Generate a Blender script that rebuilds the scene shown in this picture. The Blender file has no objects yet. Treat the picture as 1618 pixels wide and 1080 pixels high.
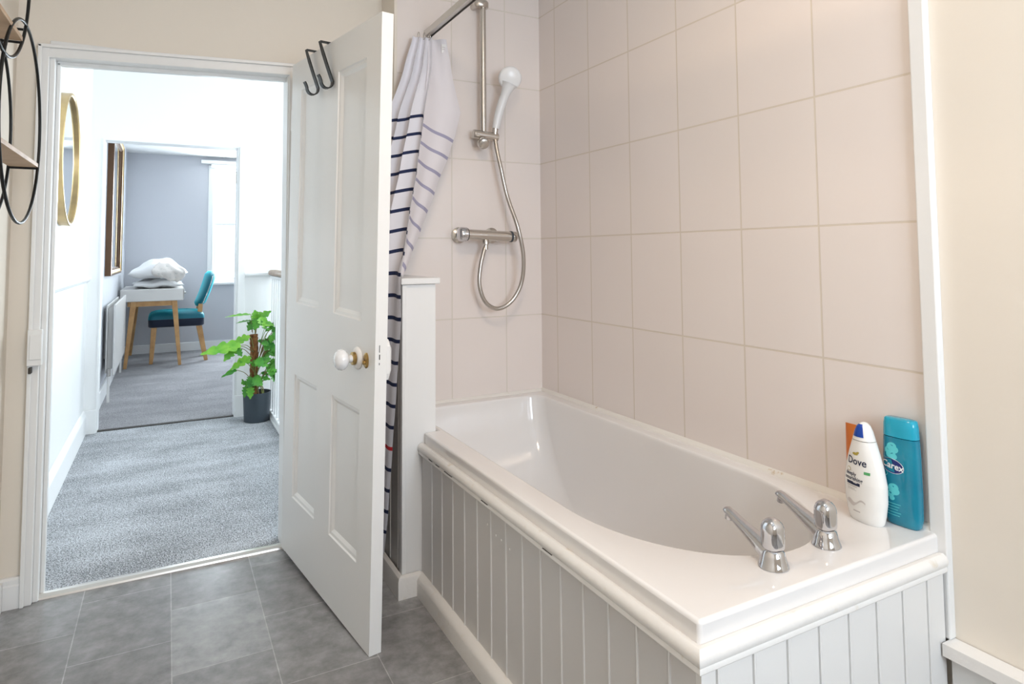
import bpy, bmesh, math, random
from mathutils import Vector, Matrix
random.seed(7)
PI = math.pi
S = bpy.context.scene
C = S.collection

# ------------------------------------------------------------------ camera
cam_d = bpy.data.cameras.new('camera')
cam = bpy.data.objects.new('camera', cam_d); C.objects.link(cam); S.camera = cam
cam_d.sensor_width = 36.0
cam_d.lens = 36.0 * 1018.55 / 1618.0
cam_d.shift_x = 0.0
cam_d.shift_y = -(540 - 342.56) / 1618.0
cam_d.clip_start = 0.02
R = Matrix(((0.8826585, -0.0197015, -0.4696017), (-0.4699550, -0.0529332, -0.8811018), (-0.0074985, 0.9984037, -0.0559808)))
cam.matrix_world = Matrix.Translation((-1.4502, -2.4511, 1.1113)) @ R.to_4x4()

# ------------------------------------------------------------------ world, lights, exposure
S.view_settings.view_transform = 'Standard'; S.view_settings.look = 'None'
S.view_settings.exposure = 0.0; S.view_settings.gamma = 1.0; S.view_settings.use_curve_mapping = False
W = bpy.data.worlds.new('daylight'); S.world = W; W.use_nodes = True
W.node_tree.nodes['Background'].inputs[0].default_value = (0.82, 0.92, 1.0, 1)
W.node_tree.nodes['Background'].inputs[1].default_value = 2.5

def area(name, loc, rot, sx, sy, power, col, spread=PI):
    l = bpy.data.lights.new(name, 'AREA'); l.shape = 'RECTANGLE'; l.size = sx; l.size_y = sy
    l.energy = power; l.color = col; l.spread = spread
    o = bpy.data.objects.new(name, l); C.objects.link(o); o.location = loc; o.rotation_euler = rot
    return o
# daylight through the bathroom window (behind the camera), an added, unseen stairwell window and the bedroom window
area('bathroom_daylight', (-0.70, -3.64, 1.5), (PI/2, 0, 0), 1.0, 1.1, 56, (0.77, 0.865, 1.0))
area('stairwell_fill', (1.44, 1.35, 1.6), (PI/2, 0, PI/2), 1.6, 1.5, 85, (0.86, 0.94, 1.0))  # fill for the hall, added behind the unseen stairwell window
area('bedroom_daylight', (-0.45, 6.28, 1.5), (-PI/2, 0, 0), 1.1, 1.35, 135, (0.85, 0.93, 1.0))

area('ceiling_lamp_glow', (-0.95, -1.7, 2.345), (0, 0, 0), 0.3, 0.3, 11, (1.0, 0.78, 0.58))

# ------------------------------------------------------------------ materials
def mat(name, col, rough=0.5, metal=0.0, bump=None, noise=None, spec=0.5, coat=0, sheen=0, trans=0, ior=1.45, sss=0):
    m = bpy.data.materials.new(name); m.use_nodes = True
    nt = m.node_tree; b = nt.nodes['Principled BSDF']
    b.inputs['Base Color'].default_value = (*col, 1); b.inputs['Roughness'].default_value = rough
    b.inputs['Metallic'].default_value = metal; b.inputs['Specular IOR Level'].default_value = spec
    b.inputs['Coat Weight'].default_value = coat; b.inputs['Sheen Weight'].default_value = sheen
    b.inputs['Transmission Weight'].default_value = trans; b.inputs['IOR'].default_value = ior
    if sss:
        b.inputs['Subsurface Weight'].default_value = sss; b.inputs['Subsurface Radius'].default_value = (.02, .02, .02)
    tc = nt.nodes.new('ShaderNodeTexCoord')
    if noise:                                   # (scale, colour 2, lo, hi)
        n = nt.nodes.new('ShaderNodeTexNoise'); n.inputs['Scale'].default_value = noise[0]; n.inputs['Detail'].default_value = 5
        nt.links.new(tc.outputs['Object'], n.inputs['Vector'])
        r = nt.nodes.new('ShaderNodeValToRGB'); r.color_ramp.elements[0].position = noise[2]; r.color_ramp.elements[1].position = noise[3]
        r.color_ramp.elements[0].color = (*noise[1], 1); r.color_ramp.elements[1].color = (*col, 1)
        nt.links.new(n.outputs['Fac'], r.inputs['Fac']); nt.links.new(r.outputs['Color'], b.inputs['Base Color'])
    if bump:                                    # (scale, strength, distance)
        n = nt.nodes.new('ShaderNodeTexNoise'); n.inputs['Scale'].default_value = bump[0]; n.inputs['Detail'].default_value = 4
        nt.links.new(tc.outputs['Object'], n.inputs['Vector'])
        bp = nt.nodes.new('ShaderNodeBump'); bp.inputs['Strength'].default_value = bump[1]; bp.inputs['Distance'].default_value = bump[2]
        nt.links.new(n.outputs['Fac'], bp.inputs['Height']); nt.links.new(bp.outputs['Normal'], b.inputs['Normal'])
    return m

def tile_mat(name, axes, off, bw, bh, col, col2, grout, rough, gap=0.004, brick_off=0.0, mottle=None, bump=0.35):
    m = bpy.data.materials.new(name); m.use_nodes = True
    nt = m.node_tree; b = nt.nodes['Principled BSDF']; L = nt.links.new
    tc = nt.nodes.new('ShaderNodeTexCoord'); sp = nt.nodes.new('ShaderNodeSeparateXYZ'); L(tc.outputs['Object'], sp.inputs[0])
    cb = nt.nodes.new('ShaderNodeCombineXYZ')
    for i in range(2):
        a = nt.nodes.new('ShaderNodeMath'); a.operation = 'ADD'; a.inputs[1].default_value = off[i]
        L(sp.outputs[axes[i]], a.inputs[0]); L(a.outputs[0], cb.inputs[i])
    br = nt.nodes.new('ShaderNodeTexBrick'); br.offset = brick_off; br.squash = 1.0
    br.inputs['Scale'].default_value = 1.0; br.inputs['Brick Width'].default_value = bw; br.inputs['Row Height'].default_value = bh
    br.inputs['Mortar Size'].default_value = gap; br.inputs['Mortar Smooth'].default_value = 0.3; br.inputs['Bias'].default_value = 0
    br.inputs['Color1'].default_value = (*col, 1); br.inputs['Color2'].default_value = (*col2, 1); br.inputs['Mortar'].default_value = (*grout, 1)
    L(cb.outputs[0], br.inputs['Vector'])
    out = br.outputs['Color']
    if mottle:
        n = nt.nodes.new('ShaderNodeTexNoise'); n.inputs['Scale'].default_value = mottle[0]; n.inputs['Detail'].default_value = 8; n.inputs['Roughness'].default_value = .65
        L(tc.outputs['Object'], n.inputs['Vector'])
        r = nt.nodes.new('ShaderNodeValToRGB'); r.color_ramp.elements[0].position = .3; r.color_ramp.elements[1].position = .72
        r.color_ramp.elements[0].color = (mottle[1],)*3+(1,); r.color_ramp.elements[1].color = (mottle[2],)*3+(1,)
        L(n.outputs['Fac'], r.inputs['Fac'])
        mx = nt.nodes.new('ShaderNodeMix'); mx.data_type = 'RGBA'; mx.blend_type = 'MULTIPLY'; mx.inputs[0].default_value = 1
        L(out, mx.inputs[6]); L(r.outputs['Color'], mx.inputs[7]); out = mx.outputs[2]
    L(out, b.inputs['Base Color']); b.inputs['Roughness'].default_value = rough
    inv = nt.nodes.new('ShaderNodeMath'); inv.operation = 'SUBTRACT'; inv.inputs[0].default_value = 1; L(br.outputs['Fac'], inv.inputs[1])
    n2 = nt.nodes.new('ShaderNodeTexNoise'); n2.inputs['Scale'].default_value = 5; L(tc.outputs['Object'], n2.inputs['Vector'])
    ad = nt.nodes.new('ShaderNodeMath'); ad.operation = 'ADD'; L(inv.outputs[0], ad.inputs[0]); L(n2.outputs['Fac'], ad.inputs[1])
    bp = nt.nodes.new('ShaderNodeBump'); bp.inputs['Strength'].default_value = bump; bp.inputs['Distance'].default_value = .0015
    L(ad.outputs[0], bp.inputs['Height']); L(bp.outputs['Normal'], b.inputs['Normal'])
    return m

def carpet_mat(name, dark, light, STRK=.22):
    m = bpy.data.materials.new(name); m.use_nodes = True
    nt = m.node_tree; b = nt.nodes['Principled BSDF']; L = nt.links.new
    tc = nt.nodes.new('ShaderNodeTexCoord')
    n = nt.nodes.new('ShaderNodeTexNoise'); n.inputs['Scale'].default_value = 210; n.inputs['Detail'].default_value = 3; n.inputs['Roughness'].default_value = .7
    L(tc.outputs['Object'], n.inputs['Vector'])
    mp = nt.nodes.new('ShaderNodeMapping'); mp.inputs['Scale'].default_value = (1.6, 3.2, 1); L(tc.outputs['Object'], mp.inputs['Vector'])
    g = nt.nodes.new('ShaderNodeTexNoise'); g.inputs['Scale'].default_value = 1.6; g.inputs['Detail'].default_value = 3; L(mp.outputs[0], g.inputs['Vector'])
    ma = nt.nodes.new('ShaderNodeMath'); ma.operation = 'MULTIPLY_ADD'; ma.inputs[1].default_value = STRK; L(g.outputs['Fac'], ma.inputs[0]); L(n.outputs['Fac'], ma.inputs[2])
    r = nt.nodes.new('ShaderNodeValToRGB'); r.color_ramp.elements[0].position = .53; r.color_ramp.elements[1].position = .69
    r.color_ramp.elements[0].color = (*dark, 1); r.color_ramp.elements[1].color = (*light, 1)
    L(ma.outputs[0], r.inputs['Fac']); L(r.outputs['Color'], b.inputs['Base Color'])
    b.inputs['Roughness'].default_value = .95; b.inputs['Sheen Weight'].default_value = .3; b.inputs['Specular IOR Level'].default_value = .1
    bp = nt.nodes.new('ShaderNodeBump'); bp.inputs['Strength'].default_value = .9; bp.inputs['Distance'].default_value = .006
    L(n.outputs['Fac'], bp.inputs['Height']); L(bp.outputs['Normal'], b.inputs['Normal'])
    return m

CREAM = (.80, .735, .645)
M = {}
M['cream'] = mat('cream_wall_paint', CREAM, .65, bump=(25, .15, .004))
M['white'] = mat('white_gloss_paint', (.83, .83, .82), .32, bump=(18, .12, .003))
M['worn'] = mat('worn_white_paint', (.83, .81, .78), .4, bump=(60, .35, .003), noise=(22, (.70, .62, .50), .22, .36))
M['side_grey'] = mat('grey_boarding', (.66, .645, .63), .36, bump=(30, .1, .002))  # side boards, toned greyer than the end boards
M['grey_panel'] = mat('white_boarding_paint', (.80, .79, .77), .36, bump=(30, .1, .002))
M['hall_white'] = mat('hall_white_paint', (.88, .89, .89), .6, bump=(25, .1, .003))
M['bed_grey'] = mat('blue_grey_wall_paint', (.60, .61, .65), .7, bump=(25, .1, .003))
M['bed_white'] = mat('bedroom_pale_paint', (.72, .74, .78), .6)
M['ceiling'] = mat('ceiling_paint', (.86, .86, .85), .8)
TC, TC2, GR = (.83, .755, .715), (.81, .74, .70), (.83, .76, .64)
M['tile_right'] = tile_mat('cream_wall_tile_long', (1, 2), (.1295+.2497*40, -.184+.33*20), .2497, .33, TC, TC2, (.70, .62, .53), .22, gap=.003)
M['tile_end'] = tile_mat('cream_wall_tile_end', (0, 2), (.1741+.2497*40, -.184+.33*20), .2497, .33, TC, TC2, (.72, .66, .59), .18, gap=.003)
M['vinyl'] = tile_mat('grey_stone_vinyl_tile', (1, 0), (.28+.36*40, 1.42+.253*40), .36, .253, (.33, .33, .33), (.21, .20, .197), (.42, .41, .40), .27, gap=.0016, brick_off=.5, mottle=(17, .66, 1.36), bump=.1)
M['carpet'] = carpet_mat('grey_speckled_carpet', (.07, .078, .09), (.72, .75, .79))
M['carpet2'] = carpet_mat('grey_bedroom_carpet', (.15, .145, .16), (.60, .60, .62), .16)
M['acrylic'] = mat('white_bath_acrylic', (.82, .80, .785), .10, coat=.5)
M['seal'] = mat('old_silicone_seal', (.82, .79, .74), .4, noise=(30, (.55, .40, .22), .25, .33))
M['chrome'] = mat('chrome', (.62, .62, .64), .06, 1.0)
M['nickel'] = mat('dull_chrome', (.62, .59, .55), .26, 1.0)
M['hose'] = mat('metal_hose', (.50, .47, .43), .30, 1.0, bump=(300, .3, .001))
M['alu'] = mat('aluminium_rail', (.66, .64, .61), .35, .85)
M['strip'] = mat('threshold_metal', (.72, .69, .65), .3, .9)
M['white_plastic'] = mat('white_plastic', (.84, .84, .84), .25)
M['porcelain'] = mat('white_porcelain', (.85, .86, .88), .08, coat=.6)
M['black'] = mat('black_metal', (.012, .013, .013), .4, .3)
M['dark'] = mat('dark_gap_and_shadow', (.05, .045, .04), .8)
M['brass'] = mat('aged_brass', (.50, .34, .13), .33, 1.0, noise=(60, (.22, .13, .05), .3, .6))
M['gold'] = mat('brushed_gold', (.60, .44, .22), .42, 1.0, noise=(9, (.42, .31, .17), .3, .65))
M['bronze'] = mat('bronze_frame', (.14, .075, .04), .35, .5)
M['mirror'] = mat('mirror_glass', (.86, .88, .88), .02, 1.0)
M['oak'] = mat('oak_wood', (.62, .36, .15), .45, noise=(14, (.45, .24, .09), .3, .7))
M['pale_oak'] = mat('pale_oak_shelf', (.62, .44, .29), .5, noise=(18, (.50, .34, .21), .3, .7))
M['rail_wood'] = mat('grey_brown_handrail_wood', (.40, .28, .20), .4, noise=(20, (.28, .19, .13), .3, .7))
M['cloth'] = mat('white_curtain_cloth', (.80, .79, .84), .8, sheen=.2)
M['cloth_back'] = mat('curtain_reverse_cloth', (.76, .73, .76), .8, sheen=.2)
M['navy'] = mat('navy_stripe_cloth', (.012, .022, .075), .8)
M['red'] = mat('red_stripe_cloth', (.62, .02, .03), .8)
M['lilac'] = mat('faded_stripe_reverse', (.36, .35, .48), .8)
M['teal'] = mat('teal_velvet', (.002, .12, .17), .5, sheen=.9)
M['teal'].node_tree.nodes['Principled BSDF'].inputs['Sheen Tint'].default_value = (.1, .85, 1, 1)
M['navy_velvet'] = mat('dark_navy_velvet', (.004, .012, .035), .6, sheen=.3)
M['linen'] = mat('white_pillow_linen', (.85, .85, .85), .8, bump=(14, .5, .01))
M['blush'] = mat('cream_blush_linen', (.86, .81, .76), .8, bump=(20, .5, .01), noise=(25, (.62, .62, .58), .25, .4))
M['desk_white'] = mat('white_desk_lacquer', (.80, .78, .75), .35)
M['radiator'] = mat('white_radiator_enamel', (.84, .83, .81), .3)
M['leaf'] = mat('bright_green_leaf', (.10, .36, .03), .38, noise=(14, (.03, .20, .02), .35, .65), sss=.0)
M['leaf2'] = mat('lime_green_leaf', (.26, .56, .06), .4, noise=(14, (.10, .38, .03), .35, .65))
M['stem'] = mat('plant_stem', (.22, .32, .08), .5, noise=(15, (.25, .14, .06), .4, .6))
M['coir'] = mat('coir_moss_pole', (.30, .13, .045), .95, bump=(70, 1, .01), noise=(40, (.16, .06, .02), .35, .6))
M['pot'] = mat('charcoal_pot', (.045, .06, .075), .45)
M['soil'] = mat('potting_soil', (.03, .02, .015), .95, bump=(60, 1, .02))
M['dove_white'] = mat('white_bottle_plastic', (.86, .85, .82), .22)
M['blue'] = mat('blue_flip_cap', (.01, .06, .36), .3)
M['ink'] = mat('dark_blue_print', (.012, .02, .06), .5)
M['olive'] = mat('gold_print', (.42, .33, .06), .4)
M['green_print'] = mat('green_print', (.10, .38, .14), .5)
M['grey_print'] = mat('grey_print', (.52, .49, .48), .5)
M['milk'] = mat('milk_splash_print', (.62, .58, .56), .5)
M['gel'] = mat('turquoise_gel_plastic', (.004, .26, .38), .12, coat=.4, noise=(14, (.003, .19, .30), .3, .7))
M['gel_cap'] = mat('turquoise_cap', (.01, .36, .52), .2, coat=.3)
M['oval'] = mat('navy_oval_print', (.01, .02, .16), .35)
M['print_white'] = mat('white_print', (.85, .88, .9), .4)
M['aqua'] = mat('aqua_foam_print', (.12, .62, .66), .35)
M['orange'] = mat('orange_tube', (.62, .17, .03), .35)
M['speck'] = mat('white_paint_speck', (.9, .9, .88), .4)
M['lamp'] = bpy.data.materials.new('lamp_diffuser'); M['lamp'].use_nodes = True
_b = M['lamp'].node_tree.nodes['Principled BSDF']; _b.inputs['Emission Color'].default_value = (1, .80, .56, 1); _b.inputs['Emission Strength'].default_value = 6
def glass_mat():
    m = bpy.data.materials.new('window_glass'); m.use_nodes = True; nt = m.node_tree
    for n in list(nt.nodes): nt.nodes.remove(n)
    o = nt.nodes.new('ShaderNodeOutputMaterial'); t = nt.nodes.new('ShaderNodeBsdfTransparent'); g = nt.nodes.new('ShaderNodeBsdfGlossy')
    t.inputs[0].default_value = (.97, .98, .98, 1); g.inputs['Roughness'].default_value = .02
    mx = nt.nodes.new('ShaderNodeMixShader'); mx.inputs[0].default_value = .06
    nt.links.new(t.outputs[0], mx.inputs[1]); nt.links.new(g.outputs[0], mx.inputs[2]); nt.links.new(mx.outputs[0], o.inputs[0])
    return m
M['glass'] = glass_mat()

# ------------------------------------------------------------------ mesh helpers
class MB:
    def __init__(s): s.v = []; s.f = []; s.m = []; s.mats = []
    def mi(s, name):
        if name not in s.mats: s.mats.append(name)
        return s.mats.index(name)
    def add(s, vs, fs, m):
        o = len(s.v); s.v += [Vector(p) for p in vs]; k = s.mi(m)
        for f in fs: s.f.append([i+o for i in f]); s.m.append(k)
        return s
    def box(s, x0, x1, y0, y1, z0, z1, m):
        v = [(x, y, z) for z in (z0, z1) for y in (y0, y1) for x in (x0, x1)]
        return s.add(v, [(0,2,3,1), (4,5,7,6), (0,1,5,4), (2,6,7,3), (0,4,6,2), (1,3,7,5)], m)
    def beam(s, p0, p1, w0, d0, w1, d1, m, up=(0, 1, 0)):     # tapering rectangular bar
        p0, p1 = Vector(p0), Vector(p1); a = (p1-p0).normalized(); u = Vector(up); u = (u-a*u.dot(a)).normalized(); w = a.cross(u)
        v = []
        for p, ww, dd in ((p0, w0, d0), (p1, w1, d1)):
            for i, j in ((-1,-1), (1,-1), (1,1), (-1,1)): v.append(p + w*i*ww/2 + u*j*dd/2)
        return s.add(v, [(3,2,1,0), (4,5,6,7), (0,1,5,4), (1,2,6,5), (2,3,7,6), (3,0,4,7)], m)
    def lathe(s, prof, base, axis, m, n=28, ends=True):          # prof: (radius, height along axis)
        base = Vector(base); a = Vector(axis).normalized(); t = Vector((1,0,0)) if abs(a.x) < .8 else Vector((0,1,0))
        u = a.cross(t).normalized(); w = a.cross(u); vs = []; fs = []
        for r, h in prof:
            for i in range(n):
                q = 2*PI*i/n; vs.append(base + a*h + (u*math.cos(q)+w*math.sin(q))*r)
        for k in range(len(prof)-1):
            for i in range(n): j = (i+1) % n; fs.append((k*n+i, k*n+j, (k+1)*n+j, (k+1)*n+i))
        if ends: fs.append(tuple(range(n-1, -1, -1))); fs.append(tuple((len(prof)-1)*n+i for i in range(n)))
        return s.add(vs, fs, m)
    def cyl(s, p0, p1, r0, m, r1=None, n=24):
        p0, p1 = Vector(p0), Vector(p1); L = (p1-p0).length
        return s.lathe([(r0, 0), (r0 if r1 is None else r1, L)], p0, p1-p0, m, n)
    def tube(s, pts, rad, m, n=10, closed=False):
        P = [Vector(p) for p in pts]; N = len(P); vs = []; fs = []; prev = None
        for i in range(N):
            a = (P[(i+1) % N]-P[i-1]) if closed else (P[min(i+1, N-1)]-P[max(i-1, 0)])
            a.normalize()
            if prev is None: t = Vector((0,0,1)) if abs(a.z) < .9 else Vector((1,0,0)); u = a.cross(t).normalized()
            else: u = (prev - a*prev.dot(a)).normalized()
            prev = u; w = a.cross(u); r = rad[i] if isinstance(rad, (list, tuple)) else rad
            for k in range(n): q = 2*PI*k/n; vs.append(P[i]+(u*math.cos(q)+w*math.sin(q))*r)
        for i in range(N if closed else N-1):
            b = ((i+1) % N)*n
            for k in range(n): j = (k+1) % n; fs.append((i*n+k, i*n+j, b+j, b+k))
        if not closed: fs.append(tuple(range(n-1, -1, -1))); fs.append(tuple((N-1)*n+k for k in range(n)))
        return s.add(vs, fs, m)
    def loft(s, loops, m, cap0=True, cap1=True, closed=True):
        n = len(loops[0]); vs = [p for l in loops for p in l]; fs = []
        for k in range(len(loops)-1):
            for i in range(n if closed else n-1): j = (i+1) % n; fs.append((k*n+i, k*n+j, (k+1)*n+j, (k+1)*n+i))
        if cap0: fs.append(tuple(range(n-1, -1, -1)))
        if cap1: fs.append(tuple((len(loops)-1)*n+i for i in range(n)))
        return s.add(vs, fs, m)
    def prism(s, poly, axis, a0, a1, m):          # extrude 2-D polygon along an axis; poly in the other two axes
        def P(p, a):
            return {'x': (a, p[0], p[1]), 'y': (p[0], a, p[1]), 'z': (p[0], p[1], a)}[axis]
        return s.loft([[P(p, a0) for p in poly], [P(p, a1) for p in poly]], m)
    def build(s, name, parent=None, smooth=None, bevel=None, seg=2, subd=0, root=None, solid=None):
        off = Vector((0, 0, 0)); p = parent
        while p is not None: off += p.location; p = p.parent
        loc = Vector(root) if root is not None else Vector((0, 0, 0))
        me = bpy.data.meshes.new(name)
        me.from_pydata([tuple(v-off-loc) for v in s.v], [], s.f)
        for k in s.mats: me.materials.append(M[k])
        for i, p_ in enumerate(me.polygons): p_.material_index = s.m[i]
        bm = bmesh.new(); bm.from_mesh(me); bmesh.ops.remove_doubles(bm, verts=bm.verts, dist=1e-6)
        bmesh.ops.recalc_face_normals(bm, faces=bm.faces)
        if smooth is not None:
            for f in bm.faces: f.smooth = True
            for e in bm.edges:
                if len(e.link_faces) == 2 and e.calc_face_angle(0) > math.radians(smooth): e.smooth = False
        bm.to_mesh(me); bm.free()
        o = bpy.data.objects.new(name, me); C.objects.link(o); o.location = loc
        if parent is not None: o.parent = parent
        if solid:
            md = o.modifiers.new('thick', 'SOLIDIFY'); md.thickness = solid; md.offset = 0
        if bevel:
            md = o.modifiers.new('edges', 'BEVEL'); md.width = bevel; md.segments = seg; md.limit_method = 'ANGLE'; md.angle_limit = math.radians(35)
            md.harden_normals = False
        if subd:
            md = o.modifiers.new('sub', 'SUBSURF'); md.levels = subd; md.render_levels = subd
        return o
def tag(o, label, cat, group=None):
    o['label'] = label; o['category'] = cat
    if group: o['group'] = group
    return o
def thing(name, loc, label, cat, group=None):
    o = bpy.data.objects.new(name, None); C.objects.link(o); o.location = loc; o.empty_display_size = .05
    return tag(o, label, cat, group)
def struct(o): o['kind'] = 'structure'; return o
def lab(o, t): o['label'] = t; return o
def catmull(pts, n=8):
    P = [Vector(p) for p in pts]; out = []
    for i in range(len(P)-1):
        a = P[max(i-1, 0)]; b = P[i]; c = P[i+1]; d = P[min(i+2, len(P)-1)]
        for k in range(n):
            t = k/n; out.append(.5*((2*b)+(c-a)*t+(2*a-5*b+4*c-d)*t*t+(3*b-a-3*c+d)*t**3))
    out.append(P[-1]); return out
def interp(tab, z):                                  # tab sorted by first value descending
    if z >= tab[0][0]: return tab[0][1:]
    for a, b in zip(tab, tab[1:]):
        if a[0] >= z >= b[0]:
            t = (a[0]-z)/(a[0]-b[0]); t = t*t*(3-2*t)*.35+t*.65
            return tuple(p+(q-p)*t for p, q in zip(a[1:], b[1:]))
    return tab[-1][1:]

# ================================================================== THE SETTING
CZ = 2.45
XL = -1.905
struct(MB().box(XL-.1, .12, -3.6, .185, -.05, 0, 'vinyl').build('floor'))
struct(MB().box(-2.0, 1.5, .215, 2.435, -.05, .004, 'carpet').build('floor_hall'))
struct(MB().box(-2.0, 1.5, 2.465, 6.15, -.05, .004, 'carpet2').build('floor_bedroom'))
struct(MB().box(XL-.1, .12, -3.6, .18, CZ, CZ+.08, 'ceiling').build('ceiling'))
struct(MB().box(-2.0, 1.5, .18, 2.44, CZ+.1, CZ+.18, 'ceiling').build('ceiling_hall'))
struct(MB().box(-2.0, 1.5, 2.44, 6.15, 2.29, 2.37, 'ceiling').build('ceiling_bedroom'))
# bathroom walls
struct(MB().box(XL-.1, XL, -3.6, .18, 0, CZ, 'cream').build('wall_left'))
struct(MB().box(.008, .12, -3.6, .27, 0, CZ, 'cream').build('wall_right'))
wn = MB()                                            # wall behind the camera, with a window opening
wn.box(XL, .008, -3.6, -3.5, 0, .95, 'cream').box(XL, .008, -3.6, -3.5, 2.05, CZ, 'cream')
wn.box(XL, -1.20, -3.6, -3.5, .95, 2.05, 'cream').box(-.20, .008, -3.6, -3.5, .95, 2.05, 'cream')
struct(wn.build('wall_near'))
wf = MB()                                            # wall with the doorway, and its hall side
for y0, y1, c in ((.17, .22, 'cream'), (.22, .27, 'hall_white')):
    wf.box(-2.0 if c == 'hall_white' else XL, -1.815, y0, y1, 0, CZ, c)
    wf.box(-1.815, -1.045, y0, y1, 1.835, CZ, c)
    wf.box(-1.045, 1.5 if c == 'hall_white' else -.66, y0, y1, 0, CZ, c)
struct(wf.build('wall_far'))
struct(MB().box(-.66, .008, .004, .22, 0, CZ, 'cream').build('wall_shower'))
struct(MB().box(-.66, 0, 0, .012, .0, CZ, 'tile_end').build('wall_shower_tiles'))
struct(MB().box(0, .012, -1.628, 0, 0, CZ, 'tile_right').build('wall_right_tiles'))
struct(MB().box(-.672, -.660, -.004, .17, 0, CZ, 'cream').build('trim_1', bevel=.002))
struct(MB().box(-.012, .01, -1.660, -1.626, .308, CZ, 'white').build('trim_2', bevel=.003))
# threshold strips
th = MB().prism([(.175, .0), (.215, .0), (.213, .010), (.205, .013), (.188, .013), (.177, .006)], 'x', -1.83, -1.04, 'strip')
struct(th.build('trim_3', smooth=30))
struct(MB().box(-1.835, -1.02, 2.432, 2.468, .0, .010, 'dark').build('trim_4', bevel=.003))
# door frame: lining, stops and architrave on the bathroom side
fr = MB()
for x0, x1, hx in ((-1.8155, -1.800, 1), (-1.049, -1.030, -1)):
    fr.box(x0, x1, .165, .275, 0, 1.815, 'white')
fr.prism([(-1.8155, 1.778), (-1.03, 1.813), (-1.03, 1.84), (-1.8155, 1.84)], 'y', .165, .275, 'white')
fr.box(-1.846, -1.815, .150, .170, 0, 1.819, 'white'); fr.box(-1.846, -1.834, .142, .150, 0, 1.819, 'white')
fr.box(-1.045, -1.000, .150, .170, 0, 1.858, 'white')
fr.prism([(-1.846, 1.777), (-1.045, 1.813), (-1.000, 1.815), (-1.000, 1.860), (-1.846, 1.820)], 'y', .150, .170, 'white')
fr.prism([(-1.846, 1.808), (-1.000, 1.847), (-1.000, 1.860), (-1.846, 1.820)], 'y', .142, .150, 'white')
fr.box(-1.800, -1.788, .20, .225, 0, 1.775, 'white'); fr.prism([(-1.80, 1.765), (-1.045, 1.800), (-1.045, 1.815), (-1.80, 1.780)], 'y', .20, .225, 'white')
trim5 = struct(fr.build('trim_5', bevel=.003))
kp = MB().box(-1.845, -1.806, .128, .150, .76, .875, 'white').box(-1.838, -1.806, .122, .128, .78, .86, 'white').box(-1.84, -1.832, .125, .150, .735, .755, 'dark')
kp.build('latch_keeper', parent=trim5, bevel=.002)
# skirting, bathroom
sk = MB().prism([(.150, 0), (.170, 0), (.170, .095), (.158, .095), (.153, .088), (.153, .075), (.150, .070)], 'x', XL, -1.846, 'white')
struct(sk.build('baseboard_far'))
struct(MB().box(XL, XL+.016, -3.5, .150, 0, .09, 'white').build('baseboard_left', bevel=.003))
# boarded dado with ledge on the right wall
dd = MB().box(-.036, .006, -3.49, -1.656, .283, .308, 'worn')
y = -1.660; prof = []
while y > -3.4:
    prof += [(-.012, y), (-.012, y-.074), (-.007, y-.078), (-.007, y-.082), (-.013, y-.084), (-.007, y-.087)]; y -= .09
prof = [(-.0, -1.660)]+prof+[(-.0, y)]
dd.prism([(p[0], p[1]) for p in prof], 'z', 0, .283, 'grey_panel')
struct(dd.build('trim_6'))
# --- hall shell
hl = MB().box(-2.0, -1.90, .27, 2.42, 0, CZ+.1, 'hall_white'); struct(hl.build('wall_hall_left'))
hf = MB().box(-2.0, -1.835, 2.42, 2.54, 0, CZ+.1, 'hall_white').box(-1.835, -1.02, 2.42, 2.54, 1.872, CZ+.1, 'hall_white').box(-1.02, 1.5, 2.42, 2.54, 0, CZ+.1, 'hall_white')
struct(hf.build('wall_hall_far'))
hr = MB().box(1.4, 1.5, .27, 2.42, 0, .85, 'hall_white').box(1.4, 1.5, .27, 2.42, 2.35, CZ+.1, 'hall_white').box(1.4, 1.5, .27, .55, .85, 2.35, 'hall_white').box(1.4, 1.5, 2.15, 2.42, .85, 2.35, 'hall_white')
struct(hr.build('wall_hall_right'))
struct(MB().prism([(-1.90, 0), (-1.882, 0), (-1.882, .12), (-1.888, .135), (-1.893, .145), (-1.90, .15)], 'y', .27, 2.405, 'hall_white').build('baseboard_hall_left'))
struct(MB().box(-1.90, -1.830, 2.402, 2.42, 0, .15, 'hall_white').box(-1.03, -.85, 2.402, 2.42, 0, .15, 'hall_white').build('baseboard_hall_far', bevel=.004))
struct(MB().prism([(-1.90, .945), (-1.888, .952), (-1.876, .968), (-1.876, .982), (-1.890, .990), (-1.90, .992)], 'y', .27, 2.42, 'hall_white').build('trim_7'))
struct(MB().prism([(2.42, .955), (2.408, .962), (2.398, .972), (2.398, .984), (2.42, .992)], 'x', -.975, 1.4, 'hall_white').build('trim_8'))
da = MB()                                           # bedroom doorway lining
da.box(-1.835, -1.825, 2.415, 2.545, 0, 1.862, 'hall_white').box(-1.032, -1.02, 2.415, 2.545, 0, 1.862, 'hall_white').box(-1.835, -1.02, 2.415, 2.545, 1.860, 1.872, 'hall_white')
da.box(-1.035, -1.032, 2.47, 2.50, 1.62, 1.70, 'nickel').box(-1.02, -.975, 2.405, 2.42, 0, 1.87, 'hall_white')
struct(da.build('trim_9', bevel=.002))
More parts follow.
